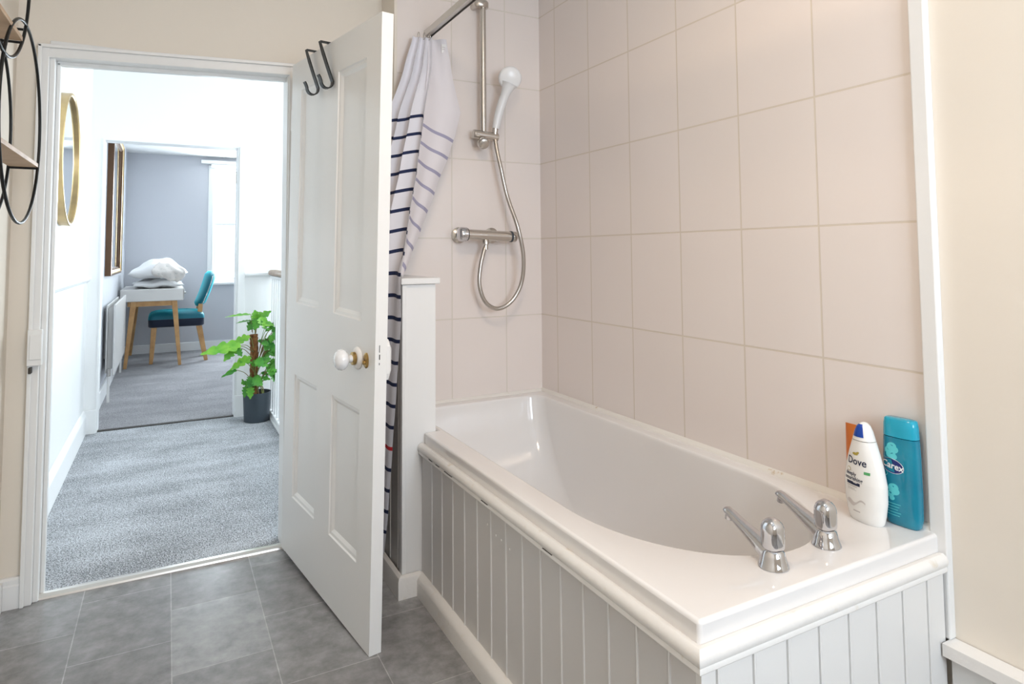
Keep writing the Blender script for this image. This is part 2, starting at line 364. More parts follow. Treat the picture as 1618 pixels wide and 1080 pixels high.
# --- bedroom shell
struct(MB().box(-2.0, -1.885, 2.54, 6.15, 0, 2.29, 'bed_white').build('wall_bedroom_left'))
bf = MB().box(-1.885, -1.04, 6.05, 6.15, 0, 2.29, 'bed_grey').box(-1.04, .10, 6.05, 6.15, 0, .78, 'bed_grey').box(-1.04, .10, 6.05, 6.15, 2.19, 2.29, 'bed_grey').box(.10, 1.5, 6.05, 6.15, 0, 2.29, 'bed_grey')
struct(bf.build('wall_bedroom_far'))
struct(MB().box(1.4, 1.5, 2.54, 6.05, 0, 2.29, 'bed_grey').build('wall_bedroom_right'))
struct(MB().box(-1.885, 1.4, 6.034, 6.05, 0, .10, 'hall_white').build('baseboard_bedroom_far', bevel=.004))
struct(MB().box(-1.885, -1.868, 2.54, 6.034, 0, .12, 'hall_white').build('baseboard_bedroom_left', bevel=.004))

def sash_window(name, axis, c, a0, a1, z0, z1, depth, sgn, sill=True):
    """axis 'x': the opening spans x and c is the wall's y; axis 'y': spans y and c is x; sgn points indoors"""
    def bx(mb, p0, p1, d0, d1, q0, q1, m):
        d0, d1 = sorted((c+sgn*d0, c+sgn*d1))
        if axis == 'x': mb.box(p0, p1, d0, d1, q0, q1, m)
        else: mb.box(d0, d1, p0, p1, q0, q1, m)
    f = MB(); t = .05
    bx(f, a0, a0+t, -depth, .012, z0, z1, 'hall_white'); bx(f, a1-t, a1, -depth, .012, z0, z1, 'hall_white')
    bx(f, a0+t, a1-t, -depth, .012, z1-t, z1, 'hall_white'); bx(f, a0+t, a1-t, -depth, .012, z0, z0+.03, 'hall_white')
    root = struct(f.build(name, bevel=.003))
    zm = (z0+z1)/2
    for lo, hi, dd_ in ((z0+.03, zm+.015, .02), (zm-.015, z1-t, .045)):
        s_ = MB(); w = .038
        bx(s_, a0+t, a0+t+w, -dd_-.02, -dd_, lo, hi, 'hall_white'); bx(s_, a1-t-w, a1-t, -dd_-.02, -dd_, lo, hi, 'hall_white')
        bx(s_, a0+t+w, a1-t-w, -dd_-.02, -dd_, lo, lo+.035, 'hall_white'); bx(s_, a0+t+w, a1-t-w, -dd_-.02, -dd_, hi-.03, hi, 'hall_white')
        so = s_.build('sash', parent=root)
        g = MB(); bx(g, a0+t+w, a1-t-w, -dd_-.012, -dd_-.008, lo+.035, hi-.03, 'glass'); g.build('pane', parent=so)
    if sill:
        g = MB(); bx(g, a0-.03, a1+.03, -.01, .035, z0-.02, z0+.008, 'hall_white'); g.build('sill', parent=root, bevel=.004)
    return root
sash_window('window_1', 'x', 6.05, -1.04, .10, .78, 2.19, .09, -1)
sash_window('window_2', 'x', -3.5, -1.20, -.20, .95, 2.05, .09, 1)
sash_window('added_stairwell_window', 'y', 1.4, .55, 2.15, .85, 2.35, .09, -1)  # added out of view so the hall gets its light

# ------------------------------------------------------------------ bathroom door
o0 = Vector((-1.0578, .1275, .030)); ang, tilt = .1552, .0375
e_ = Vector((math.sin(ang), -math.cos(ang), 0)); Eax = e_*math.cos(tilt)-Vector((0,0,1))*math.sin(tilt); Uax = Vector((0,0,1))*math.cos(tilt)+e_*math.sin(tilt)
Nax = Eax.cross(Uax).normalized()                     # out of the visible face
def D(s, u, n=0.0): return o0 + Eax*s + Uax*u + Nax*n
DW, DH, DT = .77, 1.798, .036
def door_leaf():
    mb = MB(); S_ = [0, .103, .325, .455, .672, DW]; U_ = [0, .216, .655, .912, 1.688, DH]
    panels = {(1, 1), (3, 1), (1, 3), (3, 3)}
    for side in (0, 1):
        def P(s, u, n): return D(s, u, n if side == 0 else -DT-n)
        for i in range(5):
            for j in range(5):
                a, b, c, d = S_[i], S_[i+1], U_[j], U_[j+1]
                if (i, j) in panels:
                    lp = []
                    for ins, n in ((0, 0), (.003, -.004), (.012, -.005), (.020, -.0095), (.022, -.011)):
                        lp.append([P(a+ins, c+ins, n), P(b-ins, c+ins, n), P(b-ins, d-ins, n), P(a+ins, d-ins, n)])
                    mb.loft(lp, 'white', cap0=False, cap1=True)
                else: mb.add([P(a, c, 0), P(b, c, 0), P(b, d, 0), P(a, d, 0)], [(0, 1, 2, 3)], 'white')
    q = [D(0, 0), D(DW, 0), D(DW, DH), D(0, DH)]; r = [D(0, 0, -DT), D(DW, 0, -DT), D(DW, DH, -DT), D(0, DH, -DT)]
    mb.add(q+r, [(0, 1, 5, 4), (1, 2, 6, 5), (2, 3, 7, 6), (3, 0, 4, 7)], 'white')
    return mb
door = struct(door_leaf().build('door_1'))
kn = MB(); kn.lathe([(.031, 0), (.033, .002), (.031, .006), (.026, .009), (.020, .011)], D(.656, .803), Nax, 'worn', 32)
ro = kn.build('rose', parent=door, smooth=40)
kb = MB(); kb.lathe([(.017, .010), (.019, .012), (.019, .019), (.014, .021)], D(.656, .803), Nax, 'brass', 28)
kb.build('knob_collar', parent=door, smooth=40)
kk = MB(); kk.lathe([(.011, .02), (.0115, .030), (.016, .034), (.024, .039), (.0290, .046), (.0305, .053), (.0285, .061), (.021, .068), (.010, .0715), (.002, .072)], D(.656, .803), Nax, 'porcelain', 32)
lab(kk.build('knob', parent=door, smooth=60), 'white porcelain door knob')
ke = MB()
ke.loft([[D(.714+r_*math.cos(t)*.8, .805+r_*math.sin(t)*1.2, n) for t in [2*PI*k/24 for k in range(24)]] for r_, n in ((.0185, 0), (.0185, .003), (.015, .0055), (.008, .006))], 'brass')
ke.lathe([(.0065, .005), (.0065, .010), (.004, .012)], D(.714, .800), Nax, 'brass', 16)
lab(ke.build('keyhole_cover', parent=door, smooth=40), 'aged brass keyhole cover')
lc = MB()                                             # rim lock case on the far side of the leaf, its painted edge showing past the door edge
poly = [(.655, .750), (.758, .752), (.766, .772), (.766, .850), (.752, .868), (.655, .868)]
lc.loft([[D(a, b, -DT) for a, b in poly], [D(a, b, -DT-.012) for a, b in poly], [D(.655+(a-.655)*.95, .81+(b-.81)*.72, -DT-.019) for a, b in poly]], 'white')
lc.build('lock_case', parent=door, bevel=.003)
lt = MB()
for a, b, h_ in ((.815, .0025, .014), (.835, .0015, .020), (.80, .0015, .006)):
    lt.loft([[D(DW+.0002, a+i*h_, -.012-j*b) for i, j in ((0, 0), (1, 0), (1, 1), (0, 1))], [D(DW+.0012, a+i*h_, -.012-j*b) for i, j in ((0, 0), (1, 0), (1, 1), (0, 1))]], 'dark')
lt.build('edge_chips', parent=door)
for uh in (.18, 1.55):
    hg = MB(); hg.tube([D(-.004, uh, -.004), D(-.004, uh+.08, -.004)], .005, 'white', 12); hg.build('hinge', parent=door, smooth=40)

# over-door hooks
def door_hook(s, label):
    root = thing('over_door_hook', tuple(D(s, DH, .0)), label, 'hook', 'black hooks over the bathroom door')
    w = .021
    path = [(-.040, -DT-.002), (.0025, -DT-.002), (.0030, .030), (-.040, .023), (-.09, .014), (-.138, .0045)]
    arc = [(-.150-.0*math.cos(t), .0) for t in ()]
    for k in range(1, 11):
        t = PI*k/10; path.append((-.140-.022*math.sin(t), .0045+.0195*(1-math.cos(t))))
    path += [(-.128, .046), (-.120, .050)]
    loops = []
    for i, (u, n) in enumerate(path):
        a = Vector((path[min(i+1, len(path)-1)][0]-path[max(i-1, 0)][0], path[min(i+1, len(path)-1)][1]-path[max(i-1, 0)][1])).normalized()
        q = Vector((-a.y, a.x))*.0018
        # the strap drifts sideways a little as it falls
        sh = s + .055*max(0, min(1, -u/.14)) if n > -.01 else s
        if i == 1: q = Vector((.0012, -.0008))
        if i == 2: q = Vector((.0012, .0008))
        loops.append([D(sh-w/2, DH+u+q.x, n+q.y), D(sh+w/2, DH+u+q.x, n+q.y), D(sh+w/2, DH+u-q.x, n-q.y), D(sh-w/2, DH+u-q.x, n-q.y)])
    MB().loft(loops[1:6], 'black').build('strap', parent=root); MB().loft(loops[0:2], 'black').build('back_clip', parent=root)
    MB().loft(loops[5:], 'black').build('hook', parent=root)
door_hook(.232, 'black metal over-door hook nearer the hinge side, the lower of two')
door_hook(.362, 'black metal over-door hook nearer the door knob side, the higher of two')

# ================================================================== BATH
RZ, XO, YN = .515, -.682, -1.642
def ring(x0, x1, y0, y1, rn, rf, z, n=96):
    """basin outline: rounded rectangle, near end (y0) radii rn=(rx,ry), far end radius rf"""
    pts = []
    def arc(cx, cy, rx, ry, a0, a1, k, p=1.0):
        for i in range(k):
            t = a0+(a1-a0)*i/k; pts.append((cx+rx*math.cos(t), cy+ry*math.sin(t), z))
    k = n//4; rx, ry = rn; xm = x0+rx
    arc(x1-rf, y1-rf, rf, rf, 0, PI/2, k); arc(x0+rf, y1-rf, rf, rf, PI/2, PI, k)
    arc(x0+rx, y0+ry, rx, ry, PI, 1.5*PI, k); arc(x1-(x1-x0-rx), y0+ry, x1-x0-rx, ry, 1.5*PI, 2*PI, k)
    return pts
bt = MB()
inner = ring(-.617, -.050, -1.545, -.055, (.285, .40), .055, RZ)
outer = [(-.633, 0), (-.002, 0), (-.002, YN), (XO, YN), (XO, -.374), (-.633, -.374)]
bm_ = bmesh.new()
vo = [bm_.verts.new((x, y, RZ)) for x, y in outer]; vi = [bm_.verts.new(p) for p in inner]
ed = [bm_.edges.new((vo[i], vo[(i+1) % len(vo)])) for i in range(len(vo))]+[bm_.edges.new((vi[i], vi[(i+1) % len(vi)])) for i in range(len(vi))]
bmesh.ops.triangle_fill(bm_, use_beauty=True, use_dissolve=False, edges=ed)
bm_.verts.index_update(); bt.add([v.co.copy() for v in bm_.verts], [[v.index for v in f.verts] for f in bm_.faces], 'acrylic'); bm_.free()
bt.loft([[(x, y, RZ) for x, y in outer], [(x, y, .472) for x, y in outer]], 'acrylic', cap0=False, cap1=False)
loops = [inner]
N_ = 14
for k in range(1, N_+1):
    t = k/N_
    if k <= 4:
        q = k/4*PI/2; ins = .012*math.sin(q)*.55; dz = .012*(1-math.cos(q)); far = ins
    else:
        u = (k-4)/(N_-4); ins = .0066+.085*u**2.2+.01*u; dz = .012+.34*math.sin(u*PI/2)**.9 if u < 1 else .352; far = .0066+.30*u**1.35
    near = ins+.03*(max(0, t-.3))
    loops.append(ring(-.617+ins, -.050-ins, -1.545+near, -.055-far, (.285-ins*.5, .40-ins), .055+ins*1.1, RZ-dz))
bt.loft(loops, 'acrylic', cap0=False, cap1=True)
bath = tag(bt.build('bathtub', smooth=35, bevel=.007, seg=3), 'white acrylic bathtub set between tiled walls and boarded panels', 'bathtub')
# sealant bead along the tiles
sl = MB().prism([(-.0005, RZ), (-.012, RZ), (-.009, RZ+.006), (-.004, RZ+.011), (-.0005, RZ+.013)], 'y', -1.64, 0, 'seal')
sl.prism([(-.0005, RZ), (-.012, RZ), (-.009, RZ+.005), (-.0005, RZ+.010)], 'x', -.632, -.002, 'seal')
sl.build('sealant', parent=bath, smooth=60)
# bath panel: side, end, cap moulding and skirting
pn = thing('bath_surround', (-.695, -1.0, 0), 'white tongue and groove boarded panel boxing in the bathtub', 'bath panel')
def boards(length, start, pitch, first):
    """outline (along, depth) of grooved boards, a light raised bead beside each groove"""
    out = [(start, 0)]; p = first
    while p < start+length-.012:
        out += [(p-.006, 0), (p-.0045, -.004), (p-.002, -.004), (p-.0015, .0006), (p+.0015, .0012), (p+.004, .0003), (p+.0055, 0)]; p += pitch
    out.append((start+length, 0)); return out
XP = -.690; YP = -1.652
pr = boards(1.265, .375, .0853, .388+.0853-.004)
poly = [(XP-d, -a) for a, d in pr]+[(XP+.012, -1.640), (XP+.012, -.375)]
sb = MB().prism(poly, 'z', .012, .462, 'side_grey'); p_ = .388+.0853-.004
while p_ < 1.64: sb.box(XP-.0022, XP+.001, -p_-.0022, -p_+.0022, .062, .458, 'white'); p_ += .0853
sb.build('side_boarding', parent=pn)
pr = boards(.674, -(.690), .0832, -.6535)
pr = [(max(a, -.690), d) for a, d in pr]
poly = [(a, YP-d) for a, d in pr]+[(-.016, YP+.012), (-.690, YP+.012)]
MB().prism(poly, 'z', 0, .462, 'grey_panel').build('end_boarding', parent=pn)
cm = MB()                                             # cap moulding swept round the corner, mitred
prof = [(-.003, .477), (.006, .482), (.013, .4825), (.020, .478), (.0235, .470), (.0225, .462), (.019, .457), (.021, .454), (.021, .449), (.017, .445), (.002, .443)]
ll = []
for (x, y, sx, sy) in ((XO, -.376, 1, 0), (XO, YN, 1, 1), (-.017, YN, 0, 1)):
    ll.append([(x-d*sx-.000, y-d*sy, z) for d, z in prof])
cm.loft(ll, 'worn')
cm.build('cap_moulding', parent=pn, smooth=35)
for (y0, y1) in ((-.47, -.50), (-.53, -.56), (-.60, -.66), (-.86, -.90), (-1.18, -1.22)):
    MB().box(XO-.0212, XO-.018, y1, y0, .4556, .4566, 'dark').build('moulding_crack', parent=pn)
ks = MB().prism([(XP, 0), (XP-.024, 0), (XP-.024, .045), (XP-.022, .054), (XP-.016, .061), (XP-.008, .065), (XP, .066)], 'y', -1.652, -.376, 'worn')
ks.build('skirting', parent=pn, smooth=30)
for y, z in ((-.875, .395), (-.925, .385), (-.955, .385), (-1.0, .380)): MB().lathe([(.003, 0), (.0025, .0008), (.001, .001)], (XP-.0002, y, z), (-1, 0, 0), 'speck', 10).build('paint_speck', parent=pn)

# low partition at the shower end
nb = thing('low_partition', (-.70, -.2, 0), 'waist-high white boarded partition at the shower end of the bath', 'partition')
MB().box(-.752, -.640, -.372, -.352, .0, 1.008, 'white').build('front_board', parent=nb, bevel=.002)
MB().box(-.760, -.746, -.376, -.350, .0, 1.008, 'white').build('corner_bead', parent=nb, bevel=.003)
pr = boards(.35, .001, .0853, .03); poly = [(-.754-d, -.351+a) for a, d in pr]+[(-.742, -.001), (-.742, -.350)]
poly = [(x, min(y, -.001)) for x, y in poly]
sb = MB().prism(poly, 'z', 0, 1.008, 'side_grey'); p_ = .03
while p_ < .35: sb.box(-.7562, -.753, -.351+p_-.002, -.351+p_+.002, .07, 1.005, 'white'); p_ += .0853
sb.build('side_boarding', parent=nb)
MB().box(-.741, -.636, -.351, -.001, 0.0, 1.008, 'white').build('core', parent=nb)
MB().box(-.766, -.628, -.385, -.001, 1.009, 1.030, 'white').build('cap', parent=nb, bevel=.003)
s_ = MB(); pf = [(0, 0), (.016, 0), (.016, .058), (.013, .066), (.005, .071), (0, .071)]
s_.loft([[(-.7605-d, -.001, z) for d, z in pf], [(-.7605-d, -.3765-d, z) for d, z in pf], [(-.697, -.3765-d, z) for d, z in pf]], 'worn')
s_.build('skirting', parent=nb, smooth=30)

# ------------------------------------------------------------------ bath taps
def tap(x, y, label):
    b = Vector((x, y, RZ)); r = thing('bath_tap', tuple(b), label, 'tap', 'chrome bath taps')
    m = MB(); m.lathe([(.0275, 0), (.0285, .001), (.0280, .004), (.026, .008), (.0225, .020), (.0200, .030), (.0165, .033)], b, (0, 0, 1), 'chrome', 36)
    m.build('body', parent=r, smooth=40)
    sp_ = MB(); lps = []
    for yy, zz, w, h in ((.000, .021, .020, .0165), (.022, .028, .0175, .0175), (.045, .038, .0145, .0140), (.068, .048, .0120, .0110), (.088, .0565, .0108, .0095), (.102, .063, .0098, .0088), (.112, .0665, .0098, .0075), (.117, .067, .008, .005)):
        lps.append([b+Vector((w*math.cos(t)*(1 if abs(math.cos(t)) < .98 else 1), yy-.25*h*math.sin(t), zz+h*math.copysign(abs(math.sin(t))**.8, math.sin(t)))) for t in [2*PI*k/20 for k in range(20)]])
    sp_.loft(lps, 'chrome'); sp_.cyl(b+Vector((0, .107, .063)), b+Vector((0, .110, .050)), .0078, 'chrome', n=16)
    sp_.build('spout', parent=r, smooth=50)
    h = MB(); lps = []
    for z, rr in ((.034, .016), (.0352, .0200), (.038, .0212), (.048, .0216), (.066, .0216), (.074, .0208), (.0810, .0180), (.0862, .0130), (.0895, .0070), (.0905, .002)):
        lps.append([b+Vector((rr*(1-.11*(.5+.5*math.cos(4*t+.6)))*math.cos(t), rr*(1-.11*(.5+.5*math.cos(4*t+.6)))*math.sin(t), z)) for t in [2*PI*k/48 for k in range(48)]])
    h.loft(lps, 'chrome'); h.build('handle', parent=r, smooth=50)
tap(-.425, -1.572, 'chrome bath tap nearer the room, the left of the pair')
tap(-.258, -1.562, 'chrome bath tap nearer the toiletry bottles and tiled wall')

# ------------------------------------------------------------------ toiletries
def frame(c, axis_dir):
    a = Vector((axis_dir[0], axis_dir[1], 0)).normalized(); n = Vector((a.y, -a.x, 0))
    if n.x > 0: n = -n
    return Vector(c), a, n
def super_loop(c, a, n, w, d, z, k=40, e=2.6):
    out = []
    for i in range(k):
        t = 2*PI*i/k; ct, st = math.cos(t), math.sin(t)
        out.append(c + a*(w*math.copysign(abs(ct)**(2/e), ct)) + n*(d*math.copysign(abs(st)**(2/e), st)) + Vector((0, 0, z)))
    return out
def prof_interp(tab, z):
    for p, q in zip(tab, tab[1:]):
        if p[0] <= z <= q[0]: t = (z-p[0])/(q[0]-p[0]); return tuple(u+(v-u)*t for u, v in zip(p[1:], q[1:]))
    return tab[-1][1:]
def on_bottle(c, a, n, tab, e, u, z, lift):
    w, d = prof_interp(tab, z)[:2]; s = min(.999, abs(u)/w)
    return c + a*u + n*(d*(1-s**e)**(1/e)+lift) + Vector((0, 0, z))
def decal(name, parent, shape, mname, c, a, n, tab, e, lift=.0004):
    """shape: list of (outline points) polygons in (u,z) -> thin print following the bottle face"""
    mb = MB()
    for poly in shape:
        mb.add([on_bottle(c, a, n, tab, e, u, z, lift) for u, z in poly], [tuple(range(len(poly)))], mname)
    return mb.build(name, parent=parent)
def text_decal(name, parent, body, size, u0, z0, mname, c, a, n, tab, e, lift=.0006, shear=0.0, rot=0.0, bold=0.0):
    cu = bpy.data.curves.new(name, 'FONT'); cu.body = body; cu.size = size; cu.resolution_u = 3; cu.shear = shear; cu.offset = bold; cu.align_x = 'CENTER'
    t = bpy.data.objects.new(name, cu); C.objects.link(t)
    dg = bpy.context.evaluated_depsgraph_get(); me = bpy.data.meshes.new_from_object(t.evaluated_get(dg))
    bpy.data.objects.remove(t); me.materials.clear(); me.materials.append(M[mname])
    off = Vector((0, 0, 0)); p = parent
    while p is not None: off += p.location; p = p.parent
    for v in me.vertices:
        x, y = v.co.x, v.co.y; x, y = x*math.cos(rot)-y*math.sin(rot), x*math.sin(rot)+y*math.cos(rot)
        v.co = on_bottle(c, a, n, tab, e, u0+x, z0+y, lift)-off
    o = bpy.data.objects.new(name, me); C.objects.link(o); o.parent = parent
    return o
def ell(u, z, ru, rz, k=20, rot=0): return [(u+ru*math.cos(t)*math.cos(rot)-rz*math.sin(t)*math.sin(rot), z+ru*math.cos(t)*math.sin(rot)+rz*math.sin(t)*math.cos(rot)) for t in [2*PI*i/k for i in range(k)]]
def rect(u0, u1, z0, z1, k=6): return [(u0+(u1-u0)*i/k, z0) for i in range(k+1)]+[(u1-(u1-u0)*i/k, z1) for i in range(k+1)]

# white body wash bottle (widest a third of the way up, narrowing to a rounded cap)
c, a, n = frame((-.073, -1.528, RZ), (-.14, -.99)); a = -a if a.y > 0 else a
tabD = [(0, .037, .021), (.004, .040, .0235), (.02, .044, .026), (.05, .0485, .028), (.085, .049, .028), (.12, .0425, .026), (.15, .0335, .0235), (.175, .0245, .021), (.195, .018, .018), (.207, .0125, .014), (.213, .006, .008), (.2145, .001, .002)]
dv = thing('body_wash_bottle', tuple(c), 'white body wash bottle with blue cap front standing on the bath corner', 'bottle')
mb = MB(); zs = sorted(set([t[0] for t in tabD]+[i*.0107 for i in range(1, 20)]))
mb.loft([super_loop(c, a, n, *prof_interp(tabD, z)[:2], z, 44, 2.2) for z in zs if z <= .176], 'dove_white', cap1=True)
mb.build('bottle_body', parent=dv, smooth=50)
mb = MB(); mb.loft([super_loop(c, a, n, prof_interp(tabD, z)[0]*1.0, prof_interp(tabD, z)[1], z, 44, 2.2) for z in [.1765]+[z for z in zs if z > .177]], 'dove_white')
cap = mb.build('cap', parent=dv, smooth=50)
bl = []
for i in range(7):
    z = .184+i*.0045; w = prof_interp(tabD, z)[0]*.62; bl.append((z, w))
mb = MB()
for (z0, w0), (z1, w1) in zip(bl, bl[1:]):
    for k in range(6):
        q = [(-w0+(2*w0)*k/6, z0), (-w0+(2*w0)*(k+1)/6, z0), (-w1+(2*w1)*(k+1)/6, z1), (-w1+(2*w1)*k/6, z1)]
        mb.add([on_bottle(c, a, n, tabD, 2.2, u, z, .0006) for u, z in q], [(0, 1, 2, 3)], 'blue')
lab(mb.build('cap_front', parent=cap), 'dark blue cap front')
lbl = decal('label', dv, [ell(-.004, .1465, .0075, .0030), ell(.0015, .1490, .0050, .0024, rot=.5)], 'olive', c, a, n, tabD, 2.2)
text_decal('brand_lettering', lbl, 'Dove', .022, -.001, .124, 'ink', c, a, n, tabD, 2.2, bold=.0003)
text_decal('small_lettering', lbl, 'deeply', .0115, -.0155, .0985, 'ink', c, a, n, tabD, 2.2, bold=.0002)
text_decal('small_lettering', lbl, 'nourishing', .0115, -.0085, .0885, 'ink', c, a, n, tabD, 2.2, bold=.0002)
decal('label_bar', lbl, [rect(-.027, .009, .0785, .085)], 'ink', c, a, n, tabD, 2.2)
for q_ in (rect(-.027, .002, .0745, .0760), rect(-.025, -.004, .0700, .0710), rect(-.025, 0, .0670, .0678), rect(-.012, .006, .022, .0245)): decal('label_line', lbl, [q_], 'grey_print', c, a, n, tabD, 2.2)
decal('label_ring', lbl, [ell(-.021, .1105, .0055, .0048)], 'olive', c, a, n, tabD, 2.2, .0004); decal('label_ring_centre', lbl, [ell(-.021, .1105, .0045, .0038)], 'dove_white', c, a, n, tabD, 2.2, .0006)
decal('label_badge', lbl, [rect(.018, .0305, .108, .114)], 'green_print', c, a, n, tabD, 2.2)
sw = [(-.030+.05*i/12, .042+.004*math.sin(i*.8)+.0005*i) for i in range(13)]
decal('splash_print', lbl, [[sw[i], sw[i+1], (sw[i+1][0], sw[i+1][1]-.004-.008*max(0, math.sin((i+1)*.5))), (sw[i][0], sw[i][1]-.004-.008*max(0, math.sin(i*.5)))] for i in range(12)], 'milk', c, a, n, tabD, 2.2)

# turquoise shower gel bottle
c, a, n = frame((-.0255, -1.5825, RZ), (.06, -1)); a = -a if a.y > 0 else a
tabC = [(0, .031, .014), (.004, .0345, .0175), (.02, .0375, .0200), (.07, .0385, .0205), (.15, .0375, .0195), (.188, .0360, .0185), (.215, .0350, .0175), (.2265, .033, .0155), (.2285, .030, .012)]
cx_ = thing('shower_gel_bottle', tuple(c), 'turquoise shower gel bottle with oval navy logo in the bath corner', 'bottle')
zs = sorted(set([t[0] for t in tabC]+[i*.012 for i in range(1, 19)]))
MB().loft([super_loop(c, a, n, *prof_interp(tabC, z)[:2], z, 40, 2.8) for z in zs if z <= .1885], 'gel').build('bottle_body', parent=cx_, smooth=50)
lab(MB().loft([super_loop(c, a, n, *prof_interp(tabC, z)[:2], z, 40, 2.8) for z in [.1895]+[z for z in zs if z > .19]], 'gel_cap').build('cap', parent=cx_, smooth=50), 'paler turquoise flip cap')
lbl = decal('label', cx_, [ell(-.012, .168, .011, .009, rot=.3)], 'aqua', c, a, n, tabC, 2.8, .0004)
for dx, zz, rr in ((-.006, .160, .010), (.006, .162, .009), (-.002, .152, .011), (.004, .147, .008), (-.018, .108, .008), (.001, .080, .012), (.006, .073, .009), (-.006, .066, .009), (-.002, .058, .006)): decal('foam_print', lbl, [ell(-.012+dx, zz, rr, rr*.8, rot=.3)], 'aqua', c, a, n, tabC, 2.8, .0004+.00004*dx/.006)
decal('label_oval', lbl, [ell(-.012, .127, .0255, .0158, 28, -.12)], 'print_white', c, a, n, tabC, 2.8, .0006)
decal('label_oval_centre', lbl, [ell(-.012, .127, .0243, .0147, 28, -.12)], 'oval', c, a, n, tabC, 2.8, .0009)
text_decal('brand_lettering', lbl, 'Carex', .0195, -.012, .1215, 'print_white', c, a, n, tabC, 2.8, .0013, rot=-.12, bold=.0004)
for i in range(5): decal('label_line', lbl, [rect(-.028, .004-.003*(i % 3), .046-i*.006, .0473-i*.006)], 'aqua', c, a, n, tabC, 2.8, .0005)
# orange tube standing on its cap behind them
c, a, n = frame((-.0245, -1.475, RZ), (-.05, -1)); a = -a if a.y > 0 else a
ot = thing('toiletry_tube', tuple(c), 'orange squeeze tube standing behind the white body wash bottle', 'tube')
MB().loft([super_loop(c, a, n, w, d, z, 32, 2.1) for z, w, d in ((0, .017, .017), (.028, .019, .019))], 'orange').build('cap', parent=ot, smooth=40)
MB().loft([super_loop(c, a, n, w, d, z, 32, 2.1) for z, w, d in ((.030, .021, .021), (.05, .0225, .0205), (.10, .024, .015), (.15, .0255, .008), (.178, .026, .0022), (.190, .026, .0014))], 'orange').build('tube_body', parent=ot, smooth=50)

# ================================================================== SHOWER
sr = thing('shower_riser_rail', (-.302, 0, 1.6), 'chrome shower riser rail with slider bracket on the end tiles', 'shower rail')
MB().cyl((-.302, -.05, 1.585), (-.302, -.05, 2.150), .0125, 'nickel').build('rail', parent=sr, smooth=40)
m = MB(); m.loft([[(-.322+rx*math.cos(t)*1.0+.012, -.048+ry*math.sin(t), z) for t in [2*PI*i/28 for i in range(28)]] for z, rx, ry in ((2.140, .030, .020), (2.146, .034, .024), (2.164, .034, .024), (2.170, .030, .020))], 'nickel')
m.cyl((-.325, -.045, 2.155), (-.325, 0.0, 2.155), .013, 'nickel'); m.build('top_bracket', parent=sr, smooth=40)
m = MB(); m.cyl((-.350, -.052, 1.604), (-.238, -.052, 1.596), .0185, 'nickel', n=28); m.build('slider', parent=sr, smooth=40, bevel=.003)
m = MB(); m.lathe([(.022, 0), (.0245, .003), (.0245, .018), (.021, .026), (.012, .030)], (-.312, -.062, 1.570), (-.15, -.85, -.50), 'nickel', 28)
lab(m.build('slider_knob', parent=sr, smooth=40), 'round slider knob')
m = MB(); m.cyl((-.315, -.045, 1.60), (-.315, 0.0, 1.60), .012, 'nickel'); m.build('lower_bracket', parent=sr, smooth=40)
hs = thing('shower_handset', (-.245, -.055, 1.62), 'white shower handset resting in the riser rail bracket, with steel hose', 'shower head')
m = MB(); path = [Vector((-.250, -.060, 1.632)), Vector((-.243, -.068, 1.68)), Vector((-.232, -.082, 1.735)), Vector((-.218, -.098, 1.785)), Vector((-.208, -.106, 1.815))]
m.tube(catmull(path, 6), [.0150+.0035*math.sin(min(1,i/12)*PI/2)+.016*max(0,(i-15)/9)**1.6 for i in range(25)], 'white_plastic', 18); m.build('handle', parent=hs, smooth=60)
hc = Vector((-.203, -.100, 1.842)); hd = Vector((-.30, -.88, -.30)).normalized()
m = MB(); m.lathe([(.006, -.030), (.025, -.027), (.040, -.017), (.0475, -.003), (.049, .008), (.046, .016), (.040, .019), (.002, .021)], hc, hd, 'white_plastic', 40); m.build('head', parent=hs, smooth=50)
lab(MB().lathe([(.010, -.018), (.0125, 0), (.0125, .018)], (-.252, -.0585, 1.622), (.05, -.05, 1), 'nickel', 20).build('connector', parent=hs, smooth=40), 'dull chrome connector')
hp = [(-.252, -.056, 1.60), (-.248, -.066, 1.54), (-.238, -.078, 1.47), (-.210, -.084, 1.345), (-.178, -.115, 1.216), (-.150, -.110, 1.09), (-.154, -.095, .985), (-.196, -.085, .912), (-.257, -.080, .885), (-.312, -.080, .915), (-.338, -.080, .985), (-.332, -.078, 1.06), (-.316, -.074, 1.115), (-.305, -.070, 1.140)]
lab(MB().tube(catmull(hp, 10), .0085, 'hose', 14).build('hose', parent=hs, smooth=60), 'steel hose looping below the mixer')
mx_ = thing('shower_mixer', (-.30, -.07, 1.185), 'chrome bar shower mixer valve mounted across the end tiles', 'shower mixer')
MB().cyl((-.385, -.07, 1.188), (-.190, -.07, 1.180), .0215, 'nickel', n=32).build('bar', parent=mx_, smooth=40)
MB().lathe([(.025, 0), (.029, .004), (.029, .028), (.026, .034), (.020, .038)], (-.388, -.07, 1.188), (-1, 0, .03), 'chrome', 32).build('flow_knob', parent=mx_, smooth=40)
lab(MB().cyl((-.395, -.07, 1.188), (-.387, -.07, 1.188), .0262, 'dark', n=32).build('knob_ring', parent=mx_, smooth=40), 'dark ring beside the flow knob')
MB().lathe([(.0215, 0), (.0225, .002), (.0225, .022), (.016, .026)], (-.189, -.07, 1.180), (1, 0, -.02), 'nickel', 28).build('temperature_knob', parent=mx_, smooth=40)
MB().cyl((-.192, -.07, 1.180), (-.184, -.07, 1.180), .0232, 'pot', n=28).build('knob_ring', parent=mx_, smooth=40)
for x in (-.395, -.245):
    MB().lathe([(.033, 0), (.033, .006), (.024, .012), (.014, .015), (.014, .058)], (x, 0.0, 1.186), (0, -1, 0), 'nickel', 28).build('wall_flange', parent=mx_, smooth=40)
